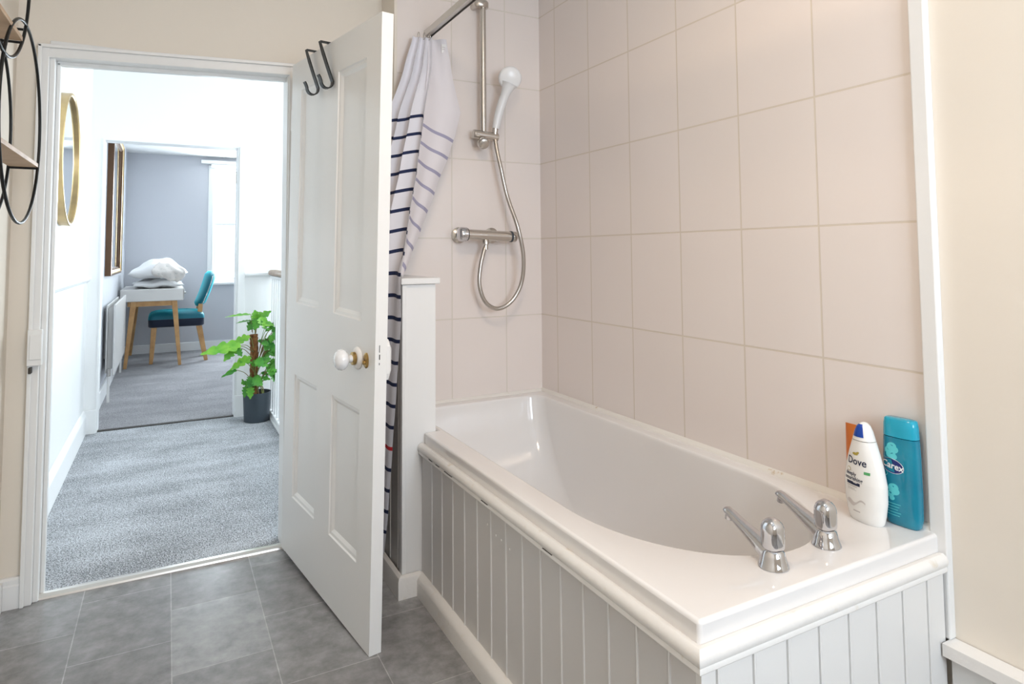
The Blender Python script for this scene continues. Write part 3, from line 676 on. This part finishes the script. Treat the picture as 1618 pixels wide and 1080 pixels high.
MB().lathe([(.012, 0), (.014, .006), (.014, .018), (.0105, .022), (.0105, .040)], (-.304, -.07, 1.167), (0, 0, -1), 'nickel', 20).build('outlet', parent=mx_, smooth=40)

# curtain rail and curtain
cr = thing('curtain_rail', (-.535, -.9, 2.01), 'square silver shower curtain rail running above the bath edge', 'curtain rail')
MB().box(-.547, -.523, -3.499, -.001, 1.992, 2.020, 'alu').build('rail_bar', parent=cr, bevel=.002)
MB().box(-.529, -.5235, -3.49, -.02, 1.989, 1.9925, 'dark').build('rail_shadow', parent=cr)  # dark strip standing in for the shadow under the rail's edge

cur = thing('shower_curtain', (-.58, -.05, 1.98), 'white shower curtain with navy stripes and one red stripe, bunched at the rail end', 'shower curtain')
# z, left edge (x,y), right edge (x,y), fold depth
TM = [(1.975, -.612, -.045, -.535, -.060, .010), (1.85, -.650, -.050, -.548, -.095, .016), (1.62, -.725, -.060, -.612, -.185, .022), (1.42, -.775, -.050, -.655, -.245, .026),
      (1.25, -.82, -.04, -.700, -.300, .026), (1.12, -.85, -.02, -.738, -.365, .024), (1.045, -.87, -.01, -.776, -.425, .014), (.89, -.885, .02, -.779, -.432, .008),
      (.68, -.89, .04, -.780, -.392, .008), (.472, -.89, .05, -.781, -.352, .008), (.256, -.89, .05, -.783, -.315, .008), (.105, -.88, .03, -.785, -.275, .007)]
stripes = [1.62-.0718*i for i in range(21)]
def curtain_rows(top, bottom):
    zs = [top]; z = top
    marks = []
    for i, s in enumerate(stripes):
        marks += [(s+.0062, 0), (s-.0062, i+1)]
    marks = [mk for mk in marks if bottom < mk[0] < top]
    rows = []; prev = top
    for zz, st in marks+[(bottom, 0)]:
        k = max(1, int((prev-zz)/.022))
        for j in range(1, k+1): rows.append((prev+(zz-prev)*j/k, st))
        prev = zz
    return [(top, 0)]+rows
rows = curtain_rows(1.975, .105); NU = 72
vs = []; fs = []; mi = []
for z, st in rows:
    lx, ly, rx, ry, d = interp(TM, z)
    L_ = Vector((lx, ly)); R_ = Vector((rx, ry)); t_ = (R_-L_); nn = Vector((t_.y, -t_.x)).normalized()
    if nn.y > 0: nn = -nn
    for i in range(NU+1):
        u = i/NU; ph = 2*PI*(3.15*(u-1)+.06*math.sin(3*z))+PI/2
        w = math.sin(ph)+.12*math.sin(2*ph+1)
        off = d*w*(.55+.45*math.sin(PI*u)) ; sl_ = d*.9*math.cos(ph)*.35
        p = L_+t_*(u)+nn*off+t_.normalized()*sl_
        px = min(p.x, -.780) if z < 1.05 and p.y > -.40 else p.x
        Kz = max(-.05, min(.075, .20*(z-1.05)))
        vs.append((px, p.y, z+(Kz*(1-u)*2*max(0, u-.5) + Kz*.5*(u < .5)*0 - (.006 if z > 1.1 else .002)*w)*min(1, (1.975-z)/.15)))
for r_ in range(len(rows)-1):
    st = rows[r_+1][1]
    for i in range(NU):
        b0 = r_*(NU+1)+i; fs.append((b0, b0+1, b0+NU+2, b0+NU+1)); mi.append('cloth' if st == 0 else ('red' if st == 17 else 'navy'))
mb = MB()
mb.v = [Vector(v) for v in vs]
for f, k in zip(fs, mi): mb.f.append(list(f)); mb.m.append(mb.mi(k))
mb.build('curtain_cloth', parent=cur, smooth=180)
# the free edge folded back, showing the reverse of the print
TF = [(1.972, -.545, -.050, -.478, -.075), (1.86, -.560, -.085, -.458, -.085), (1.72, -.590, -.135, -.425, -.095), (1.64, -.610, -.160, -.446, -.098), (1.56, -.625, -.180, -.475, -.105), (1.40, -.658, -.220, -.545, -.125), (1.24, -.700, -.270, -.618, -.160), (1.14, -.735, -.320, -.680, -.22), (1.07, -.765, -.365, -.745, -.33)]
stripes_keep = stripes; stripes = [1.600-.0715*i for i in range(8)]
rows = curtain_rows(1.972, 1.07); stripes = stripes_keep; NF = 20
mb = MB(); vs = []
for z, st in rows:
    lx, ly, rx, ry = interp(TF, z)
    for i in range(NF+1):
        u = i/NF; vs.append(Vector((lx+(rx-lx)*u, ly+(ry-ly)*u+.012*math.sin(PI*u)*math.sin(u*5), z-.045*u*min(1, (1.972-z)/.2))))
mb.v = vs
for r_ in range(len(rows)-1):
    for i in range(NF):
        b0 = r_*(NF+1)+i; mb.f.append([b0, b0+1, b0+NF+2, b0+NF+1]); mb.m.append(mb.mi('lilac' if rows[r_+1][1] else 'cloth_back'))
lab(mb.build('folded_edge', parent=cur, smooth=180), 'folded-back edge with faded lilac stripes')
lab(MB().box(-.500, -.480, -.0790, -.0775, 1.915, 1.950, 'white_plastic').box(-.498, -.484, -.0800, -.0790, 1.928, 1.930, 'grey_print').box(-.498, -.486, -.0800, -.0790, 1.936, 1.938, 'grey_print').build('care_label', parent=cur), 'small printed care label')
for x, y in ((-.600, -.050), (-.572, -.054), (-.546, -.058)):
    m = MB(); m.tube([(x+(-.535-x)*.2, y+.011*math.cos(t), 1.979+.014*math.sin(t)) for t in [2*PI*i/16 for i in range(16)]], .0016, 'nickel', 8, closed=True); m.build('curtain_ring', parent=cur, smooth=60)

# ================================================================== WIRE WALL SHELF (left wall)
ws = thing('wall_shelf', (XL, -.30, 1.47), 'black wire hoop wall shelf with pale wooden shelves beside the doorway', 'shelf')
XF, YC, ZC, RH = -1.808, -.296, 1.475, .273
XB = -1.880
def hoop(x, yc, zc, r, rr=.0042):
    MB().tube([(x, yc+r*math.cos(t), zc+r*math.sin(t)) for t in [2*PI*i/80 for i in range(80)]], rr, 'black', 8, closed=True).build('hoop', parent=ws, smooth=60)
for yc, zc, dz in ((YC, ZC, -.095), (-.528, 1.875, -.190)):
    hoop(XF, yc, zc, RH); hoop(XB, yc, zc, RH)
    hw = math.sqrt(RH**2-dz**2)
    MB().box(XB+.001, XF+.002, yc-hw+.004, yc+hw-.004, zc+dz+.003, zc+dz+.015, 'pale_oak').build('shelf_board', parent=ws, bevel=.001)
    for s in (-1, 1):
        MB().tube([(XB, yc+s*hw, zc+dz), (XF, yc+s*hw, zc+dz)], .0036, 'black', 8).build('cross_bar', parent=ws, smooth=60)
    MB().tube([(XL, yc, zc+RH), (XB, yc, zc+RH)], .004, 'black', 8).build('wall_fixing', parent=ws, smooth=60)
MB().tube([(XF-.035, -.318, 1.725), (XF, -.318, 1.725)], .0036, 'black', 8).build('cross_bar', parent=ws, smooth=60)

# ceiling lamp (above, out of frame)
cl = thing('ceiling_light', (-.95, -1.7, CZ), 'round white ceiling light', 'ceiling light')
MB().lathe([(.17, 0), (.17, -.03), (.16, -.035)], (-.95, -1.7, CZ), (0, 0, 1), 'white_plastic', 40).build('base_ring', parent=cl, smooth=40)
MB().lathe([(.155, -.03), (.15, -.06), (.12, -.08), (.06, -.092), (.005, -.095)], (-.95, -1.7, CZ), (0, 0, 1), 'lamp', 40).build('diffuser', parent=cl, smooth=60)

# ================================================================== HALL
rm = thing('round_mirror', (-1.90, 1.19, 1.565), 'round hall mirror with deep brushed gold frame on the white wall', 'mirror')
m = MB(); m.lathe([(.300, 0), (.310, .002), (.312, .040), (.309, .043), (.301, .043), (.296, .038), (.295, .026), (.290, .024), (.285, 0)], (-1.90, 1.19, 1.565), (1, 0, 0), 'gold', 72, ends=False); m.build('frame', parent=rm, smooth=40)
MB().lathe([(.001, .022), (.293, .022), (.293, .027), (.001, .027)], (-1.90, 1.19, 1.565), (1, 0, 0), 'mirror', 72, ends=False).build('mirror_glass', parent=rm, smooth=30)

bn = thing('banister', (-.82, 1.3, 0), 'white spindle banister with brown wooden handrail along the stairwell', 'banister')
m = MB(); pf = [(-.030, .985), (-.034, .998), (-.030, 1.010), (-.018, 1.018), (.018, 1.018), (.030, 1.010), (.034, .998), (.030, .985), (.018, .980), (-.018, .980)]
m.loft([[(-.790+a_, 2.395, b_-.012) for a_, b_ in pf], [(-.790+a_, .30, b_-.012) for a_, b_ in pf]], 'rail_wood'); lab(m.build('handrail', parent=bn, smooth=40), 'grey-brown wooden handrail')
MB().box(-.817, -.763, .30, 2.40, .02, .05, 'hall_white').box(-.811, -.769, .30, 2.395, .945, .966, 'hall_white').box(-.825, -.755, .30, 2.40, .004, .02, 'hall_white').build('base_rail', parent=bn, bevel=.003)
y = 2.34; first = None
while y > .35:
    if first is None:
        mm = MB().box(-.804, -.776, y-.014, y+.014, .05, .945, 'hall_white'); sp0 = mm.build('spindle', parent=bn, bevel=.002); first = y
    else:
        c2 = sp0.copy(); C.objects.link(c2); c2.parent = bn; c2.location = (0, y-first, 0)
    y -= .095

# potted plant
PX, PY = -.905, 2.235
pp = thing('potted_plant', (PX, PY, 0), 'leafy green pot plant climbing a moss pole in a dark grey pot', 'plant')
m = MB(); m.lathe([(.074, 0), (.080, .004), (.088, .185), (.089, .192), (.084, .192), (.081, .175), (.079, .16)], (PX, PY, .004), (0, 0, 1), 'pot', 44, ends=True); lab(m.build('pot', parent=pp, smooth=40), 'dark charcoal grey cylindrical pot')
MB().lathe([(.080, .160), (.078, .170), (.03, .176), (.002, .178)], (PX, PY, .004), (0, 0, 1), 'soil', 30).build('soil', parent=pp, smooth=60)
def pw(cx, cy, dy=0.0): return Vector((PX+(cx-472)*.00083, PY+dy, .182+(740-cy)*.00083))
m = MB(); pl = [pw(442, 755, .01), pw(446, 600, .01), pw(448, 450, .005), pw(444, 330, 0), pw(440, 262, 0)]
m.tube(catmull(pl, 8), [.026+.002*math.sin(i*1.9) for i in range(33)], 'coir', 22); lab(m.build('moss_pole', parent=pp, smooth=70), 'brown coir moss pole')
def leaf(mb, base, tip, width, nrm, mname, lobes=4, droop=.15, cup=.12):
    base, tip = Vector(base), Vector(tip); a_ = tip-base; L_ = a_.length; a_.normalize()
    n_ = Vector(nrm); n_ = (n_-a_*n_.dot(a_)).normalized(); s_ = a_.cross(n_); K = 36
    def edge(t):
        env = math.sin(PI*min(1, t**.75))**.75 if t < 1 else 0
        lob = .50+.50*abs(math.cos(PI*lobes*t))**.8
        return width*.5*max(env, .02)*lob
    rowsL = []
    for k in range(K+1):
        t = k/K; w = edge(t); sweep = .10*L_*(w/(width*.5+1e-6))
        cen = base+a_*L_*t-n_*droop*L_*t*t
        row = []
        for q in (-1, -.5, 0, .5, 1): row.append(cen+s_*w*q-a_*sweep*abs(q)*.9+n_*(cup*abs(q)*w-.25*w*q*q*cup))
        rowsL.append(row)
    vs = [p for r in rowsL for p in r]; fs = [(k*5+j, k*5+j+1, k*5+j+6, k*5+j+5) for k in range(K) for j in range(4)]
    mb.add(vs, fs, mname)
lf = MB(); st = MB()
LV = [  # base px, tip px, width px, depth offset, normal, material, root px
 ((415,100),(218,92),60,-.02,(0,-.25,1),'leaf2',(430,250)), ((412,150),(300,150),60,-.03,(0,-.15,1),'leaf',(425,240)),
 ((455,150),(560,70),90,-.03,(-.3,-.8,.6),'leaf2',(450,250)), ((450,140),(440,62),80,-.04,(0,-.7,.7),'leaf2',(450,250)), ((460,145),(592,185),75,-.05,(.2,-.6,.8),'leaf2',(455,250)),
 ((470,130),(430,215),80,-.07,(-.1,-.9,.5),'leaf',(450,250)), ((480,120),(510,200),75,-.07,(.2,-.9,.5),'leaf2',(450,250)), ((560,230),(500,205),40,-.02,(0,-.4,1),'leaf',(480,400)),
 ((580,250),(632,205),60,-.02,(.1,-.9,.4),'leaf',(490,420)), ((590,250),(630,325),75,-.03,(.1,-.9,.3),'leaf',(490,430)), ((575,270),(560,330),55,-.05,(0,-.9,.4),'leaf',(490,430)),
 ((560,370),(645,385),85,-.05,(0,-.8,.6),'leaf',(490,480)), ((575,385),(600,440),80,-.06,(0,-.9,.4),'leaf',(490,480)), ((570,360),(540,300),60,-.02,(0,-.9,.4),'leaf',(490,470)),
 ((545,335),(490,330),60,-.05,(0,-.8,.6),'leaf',(485,440)), ((540,340),(520,390),55,-.05,(0,-.9,.4),'leaf',(485,440)),
 ((405,270),(240,330),85,-.05,(0,-.55,.85),'leaf2',(440,380)), ((330,325),(42,352),125,-.12,(0,-.62,.8),'leaf2',(440,400)), ((290,340),(205,432),75,-.13,(0,-.75,.6),'leaf2',(430,400)),
 ((300,350),(345,415),60,-.08,(0,-.9,.5),'leaf',(430,440)), ((410,430),(250,508),85,-.08,(0,-.6,.8),'leaf2',(445,560)), ((330,445),(420,470),60,-.07,(0,-.7,.7),'leaf',(445,560)),
 ((305,518),(192,552),50,-.10,(0,-.5,.85),'leaf',(440,640)), ((440,465),(540,500),85,-.09,(0,-.7,.7),'leaf',(455,600)), ((500,470),(560,445),60,-.08,(0,-.8,.6),'leaf',(460,600)),
 ((560,520),(645,530),85,-.08,(0,-.8,.6),'leaf',(475,680)), ((570,530),(560,590),80,-.09,(0,-.9,.4),'leaf',(475,680)), ((575,520),(600,470),70,-.06,(0,-.9,.4),'leaf',(475,680)), ((590,560),(612,645),60,-.07,(.1,-.9,.3),'leaf',(475,690)),
 ((430,600),(500,650),90,-.09,(0,-.85,.5),'leaf',(450,720)), ((425,610),(395,660),70,-.09,(0,-.85,.5),'leaf',(445,720)), ((385,655),(365,740),55,-.07,(-.2,-.9,.3),'leaf',(440,740)), ((410,660),(410,755),60,-.08,(0,-.95,.3),'leaf2',(445,745)),
 ((372,650),(350,600),35,-.05,(-.3,-.9,.2),'leaf',(440,740)), ((500,600),(560,615),45,-.07,(0,-.8,.6),'leaf',(455,700)), ((530,240),(590,215),35,.0,(0,-.7,.7),'leaf',(480,400))]
for i, (b_, t_, w_, dy, nr, mn, rt) in enumerate(LV):
    B_ = pw(*b_, dy); T_ = pw(*t_, dy-.02)
    leaf(lf, B_, T_, w_*.00083*1.12, nr, mn, lobes=4 if w_ > 50 else 2, droop=.10, cup=.25)
    r0 = pw(rt[0], rt[1], -.02); mid = (r0+B_)/2+Vector((0, 0, .02)); st.tube(catmull([r0, mid, B_], 5), .0022, 'stem', 6)
rj = random.Random(3)
for (b_, t_, w_, dy, nr, mn, rt) in LV[4:]+LV[10:32]:
    if b_[0] < 420: continue
    jx, jy = rj.uniform(-28, 22), rj.uniform(-30, 30); B_ = pw(b_[0]+jx, b_[1]+jy, dy+.05); T_ = pw(t_[0]+jx*1.2+rj.uniform(-15, 10), t_[1]+jy+rj.uniform(-20, 20), dy+.03)
    if max(B_.x, T_.x) > -.775: continue
    leaf(lf, B_, T_, w_*.00083*rj.uniform(.8, 1.1), (nr[0]+rj.uniform(-.3, .3), nr[1], nr[2]), mn, lobes=4, droop=.12, cup=.25)
    r0 = pw(rt[0], rt[1]+20, 0); st.tube(catmull([r0, (r0+B_)/2+Vector((0, 0, .02)), B_], 5), .002, 'stem', 6)
for k in range(9):
    t = k/9*2*PI; p0 = Vector((PX+.04*math.cos(t), PY+.035*math.sin(t)-.01, .175)); p1 = pw(440+40*math.cos(t), 640-25*(k % 4), .01-.03*(k % 2))
    st.tube(catmull([p0, (p0+p1)/2+Vector((.012*math.cos(t), 0, 0)), p1], 5), .0035, 'stem', 7)
fo = lf.build('foliage', parent=pp, smooth=180); st.build('stems', parent=pp, smooth=60)

# ================================================================== BEDROOM
wm = thing('wall_mirror', (-1.885, 3.9, 1.5), 'tall rectangular bronze framed mirror on the bedroom left wall', 'mirror')
m = MB(); y0, y1, z0, z1 = 3.5, 4.75, .955, 2.16
prf = [(0, 0), (0, .042), (.016, .046), (.022, .038), (.040, .034), (.050, .022), (.058, .016)]
crn = [(y0, z0, 1, 1), (y1, z0, -1, 1), (y1, z1, -1, -1), (y0, z1, 1, -1)]
lp = [[(-1.885+d, yy+sy*i_, zz+sz*i_) for yy, zz, sy, sz in crn] for i_, d in prf]
m.loft(lp[:3], 'bronze', cap0=False, cap1=False); m.loft(lp[2:5], 'gold', cap0=False, cap1=False); m.loft(lp[4:], 'bronze', cap0=False, cap1=False); m.build('frame', parent=wm)
MB().box(-1.884, -1.868, y0+.065, y1-.065, z0+.065, z1-.065, 'mirror').build('mirror_glass', parent=wm)
# radiator
rd = thing('radiator', (-1.84, 3.95, .2), 'white double panel radiator fixed to the bedroom left wall', 'radiator')
MB().box(-1.812, -1.798, 3.40, 4.75, .20, .74, 'radiator').build('front_panel', parent=rd, bevel=.005)
MB().box(-1.864, -1.852, 3.45, 4.70, .21, .73, 'radiator').build('rear_panel', parent=rd, bevel=.004)
m = MB(); y = 3.50
while y < 4.68: m.box(-1.852, -1.812, y, y+.003, .24, .71, 'radiator'); y += .05
m.build('fins', parent=rd)
for y in (3.6, 4.3): MB().box(-1.8845, -1.864, y, y+.03, .3, .68, 'radiator').build('bracket', parent=rd)
m = MB(); m.cyl((-1.833, 3.37, .225), (-1.833, 3.42, .225), .010, 'nickel').cyl((-1.833, 3.37, .20), (-1.833, 3.37, .255), .014, 'nickel'); m.build('valve', parent=rd, smooth=40)
MB().cyl((-1.833, 3.37, .0), (-1.833, 3.37, .20), .010, 'radiator').build('pipe', parent=rd, smooth=40)
m = MB(); m.cyl((-1.833, 4.79, .0), (-1.833, 4.79, .23), .010, 'radiator').cyl((-1.833, 4.79, .225), (-1.833, 4.72, .225), .010, 'nickel'); m.build('pipe', parent=rd, smooth=40)
# desk
dk = thing('desk', (-1.58, 5.45, 0), 'white desk with splayed oak legs by the bedroom left wall', 'desk')
MB().box(-1.862, -1.305, 5.0, 5.95, .655, .775, 'desk_white').build('desktop', parent=dk, bevel=.006)
MB().box(-1.300, -1.296, 5.03, 5.92, .665, .765, 'desk_white').build('drawer_front', parent=dk, bevel=.002)
MB().cyl((-1.296, 5.3, .72), (-1.275, 5.3, .72), .012, 'desk_white').build('drawer_knob', parent=dk, smooth=40)
MB().box(-1.79, -1.375, 5.025, 5.05, .605, .655, 'oak').box(-1.79, -1.375, 5.90, 5.925, .605, .655, 'oak').box(-1.385, -1.365, 5.05, 5.90, .605, .655, 'oak').box(-1.80, -1.78, 5.05, 5.90, .605, .655, 'oak').build('apron', parent=dk)
for x0, y0_, x1, y1_ in ((-1.385, 5.04, -1.325, 4.985), (-1.745, 5.04, -1.805, 4.985), (-1.385, 5.91, -1.325, 5.965), (-1.745, 5.91, -1.805, 5.965)):
    MB().beam((x0, y0_, .655), (x1, y1_, .004), .052, .042, .030, .028, 'oak').build('leg', parent=dk, bevel=.004)
# dining chair
ch = thing('dining_chair', (-1.33, 5.36, 0), 'teal velvet dining chair with studded back and oak legs, facing the desk', 'chair')
def rloop(x0, x1, y0, y1, z, r, k=5, wob=None):
    out = []
    for cx0, cy0, a0 in ((x1-r, y1-r, 0), (x0+r, y1-r, PI/2), (x0+r, y0+r, PI), (x1-r, y0+r, 1.5*PI)):
        for i in range(k+1): t = a0+PI/2*i/k; out.append((cx0+r*math.cos(t), cy0+r*math.sin(t), z))
    return out
m = MB(); m.loft([rloop(-1.605, -1.115, 5.145, 5.585, .375, .04), rloop(-1.618, -1.100, 5.130, 5.600, .385, .05), rloop(-1.620, -1.098, 5.128, 5.602, .455, .05)], 'navy_velvet')
lab(m.build('seat_base', parent=ch, smooth=60), 'dark navy velvet seat side')
m = MB(); m.loft([rloop(-1.621+i_, -1.097-i_, 5.127+i_, 5.603-i_, z, .05+i_*.3) for z, i_ in ((.456, 0), (.490, .004), (.512, .022), (.528, .06), (.537, .11), (.540, .17))], 'teal')
lab(m.build('seat_cushion', parent=ch, smooth=80), 'teal velvet seat cushion')
m = MB(); lps = []
for k in range(13):                                  # back pad, tilted back and rounded at the top
    t = k/12; z = .575+.365*t; xc = -1.148+.118*t+.01*math.sin(PI*t)
    hw = .19+.035*math.sin(PI*min(1, t*.9))
    if t > .75: hw *= math.sqrt(max(.02, 1-((t-.75)/.25)**2*.72))
    if t < .1: hw *= .8+2*t
    th_ = .056*(1 if .08 < t < .92 else .6)
    lps.append([(xc+th_*math.cos(q)*1.0, 5.365+hw*math.copysign(abs(math.sin(q))**.8, math.sin(q)), z) for q in [2*PI*i/28 for i in range(28)]])
m.loft(lps, 'teal'); bkp = m.build('backrest', parent=ch, smooth=80)
m = MB()
for k in range(1, 22):
    t = k/22*.82+.06; z = .575+.365*t; xc = -1.148+.118*t+.01*math.sin(PI*t); hw = .19+.035*math.sin(PI*min(1, t*.9))
    if t > .75: hw *= math.sqrt(max(.02, 1-((t-.75)/.25)**2*.72))
    m.lathe([(.005, 0), (.0035, .003), (.001, .004)], (xc+.016, 5.365-hw*.985, z), (.15, -1, 0), 'nickel', 10)
lab(m.build('nail_heads', parent=bkp), 'row of metal studs')
for yy in (5.185, 5.545):
    MB().beam((-1.565, yy, .38), (-1.585, yy-.01, .004), .052, .045, .034, .034, 'oak').build('leg', parent=ch, bevel=.004)
    m = MB(); m.beam((-1.135, yy+.012, .60), (-1.150, yy+.012, .40), .040, .034, .052, .036, 'oak'); m.beam((-1.150, yy+.012, .40), (-1.075, yy, .004), .052, .036, .036, .032, 'oak'); m.build('leg', parent=ch)
# pillows
def pillow(name, c, sx, sy, h, label, mname, rot=0, peak=0, seed=1, zmin=0):
    rnd = random.Random(seed); c = Vector(c); K = 28; mb = MB(); vs = []; top = {}; cr_, sr_ = math.cos(rot), math.sin(rot)
    for side in (1, -1):
        for i in range(K+1):
            for j in range(K+1):
                u, v = 2*i/K-1, 2*j/K-1
                f = max(0, (1-abs(u)**2.3))*max(0, (1-abs(v)**2.3)); e = f**.45
                pin = 1-.09*(1-abs(u))*abs(v)**3-.0; pin2 = 1-.09*(1-abs(v))*abs(u)**3
                x = u*sx*pin2; y_ = v*sy*pin
                wr = .012*math.sin(7*u+3*v+seed)+.010*math.sin(11*v-5*u+seed*2)
                z = side*h*e*(1 if side > 0 else .55)*(1+peak*math.exp(-((u-.1)**2+(v+.1)**2)*2.2)*(side > 0))+wr*e+h*.55
                z = max(z, zmin-c.z)
                vs.append(c+Vector((x*cr_-y_*sr_, x*sr_+y_*cr_, z)))
    n1 = (K+1)**2
    for s_ in (0, 1):
        for i in range(K):
            for j in range(K):
                b0 = s_*n1+i*(K+1)+j; mb.f.append([b0, b0+1, b0+K+2, b0+K+1]); mb.m.append(mb.mi(mname))
    mb.v = vs; return mb
pl1 = pillow('pillow', (-1.545, 5.42, .778), .235, .33, .055, '', 'linen', .06, seed=3, zmin=.7765)
tag(pl1.build('pillow', smooth=180, root=(-1.545, 5.42, .778)), 'flat white pillow lying directly on the desk', 'pillow', 'pillows on the desk')
pl2 = pillow('pillow', (-1.53, 5.40, .868), .25, .33, .10, '', 'linen', -.10, peak=.62, seed=5, zmin=.8785)
p2 = tag(pl2.build('pillow', smooth=180, root=(-1.53, 5.40, .868)), 'plump white pillow on top, with a cream folded front', 'pillow', 'pillows on the desk')
fc = MB(); vs = []; K = 16
for i in range(K+1):
    for j in range(K+1):
        u, v = i/K*2-1, j/K*2-1
        r2 = u*u+v*v
        x = -1.44+.150*u*math.sqrt(max(.05,1-.75*v*v)); z = .945+.075*v+.008*math.sin(5*u+2*v)-.03*u*v*v
        y_ = 5.045+.045*r2+.012*math.sin(9*u+4*v)+.06*max(0, v)
        vs.append(Vector((x, y_, z)))
fc.v = vs
for i in range(K):
    for j in range(K): b0 = i*(K+1)+j; fc.f.append([b0, b0+1, b0+K+2, b0+K+1]); fc.m.append(fc.mi('blush'))
lab(fc.build('folded_front', parent=p2, smooth=180, solid=.02), 'cream patterned fold')
# curtain pelmet rail above the bedroom window
pe = thing('window_blind_rail', (-.5, 6.04, 2.21), 'slim white blind rail above the bedroom window', 'blind')
MB().box(-1.125, .15, 5.985, 6.049, 2.205, 2.245, 'hall_white').build('rail', parent=pe, bevel=.004)
MB().box(-1.02, .08, 5.99, 6.03, 2.165, 2.205, 'hall_white').build('rolled_blind', parent=pe, bevel=.01)
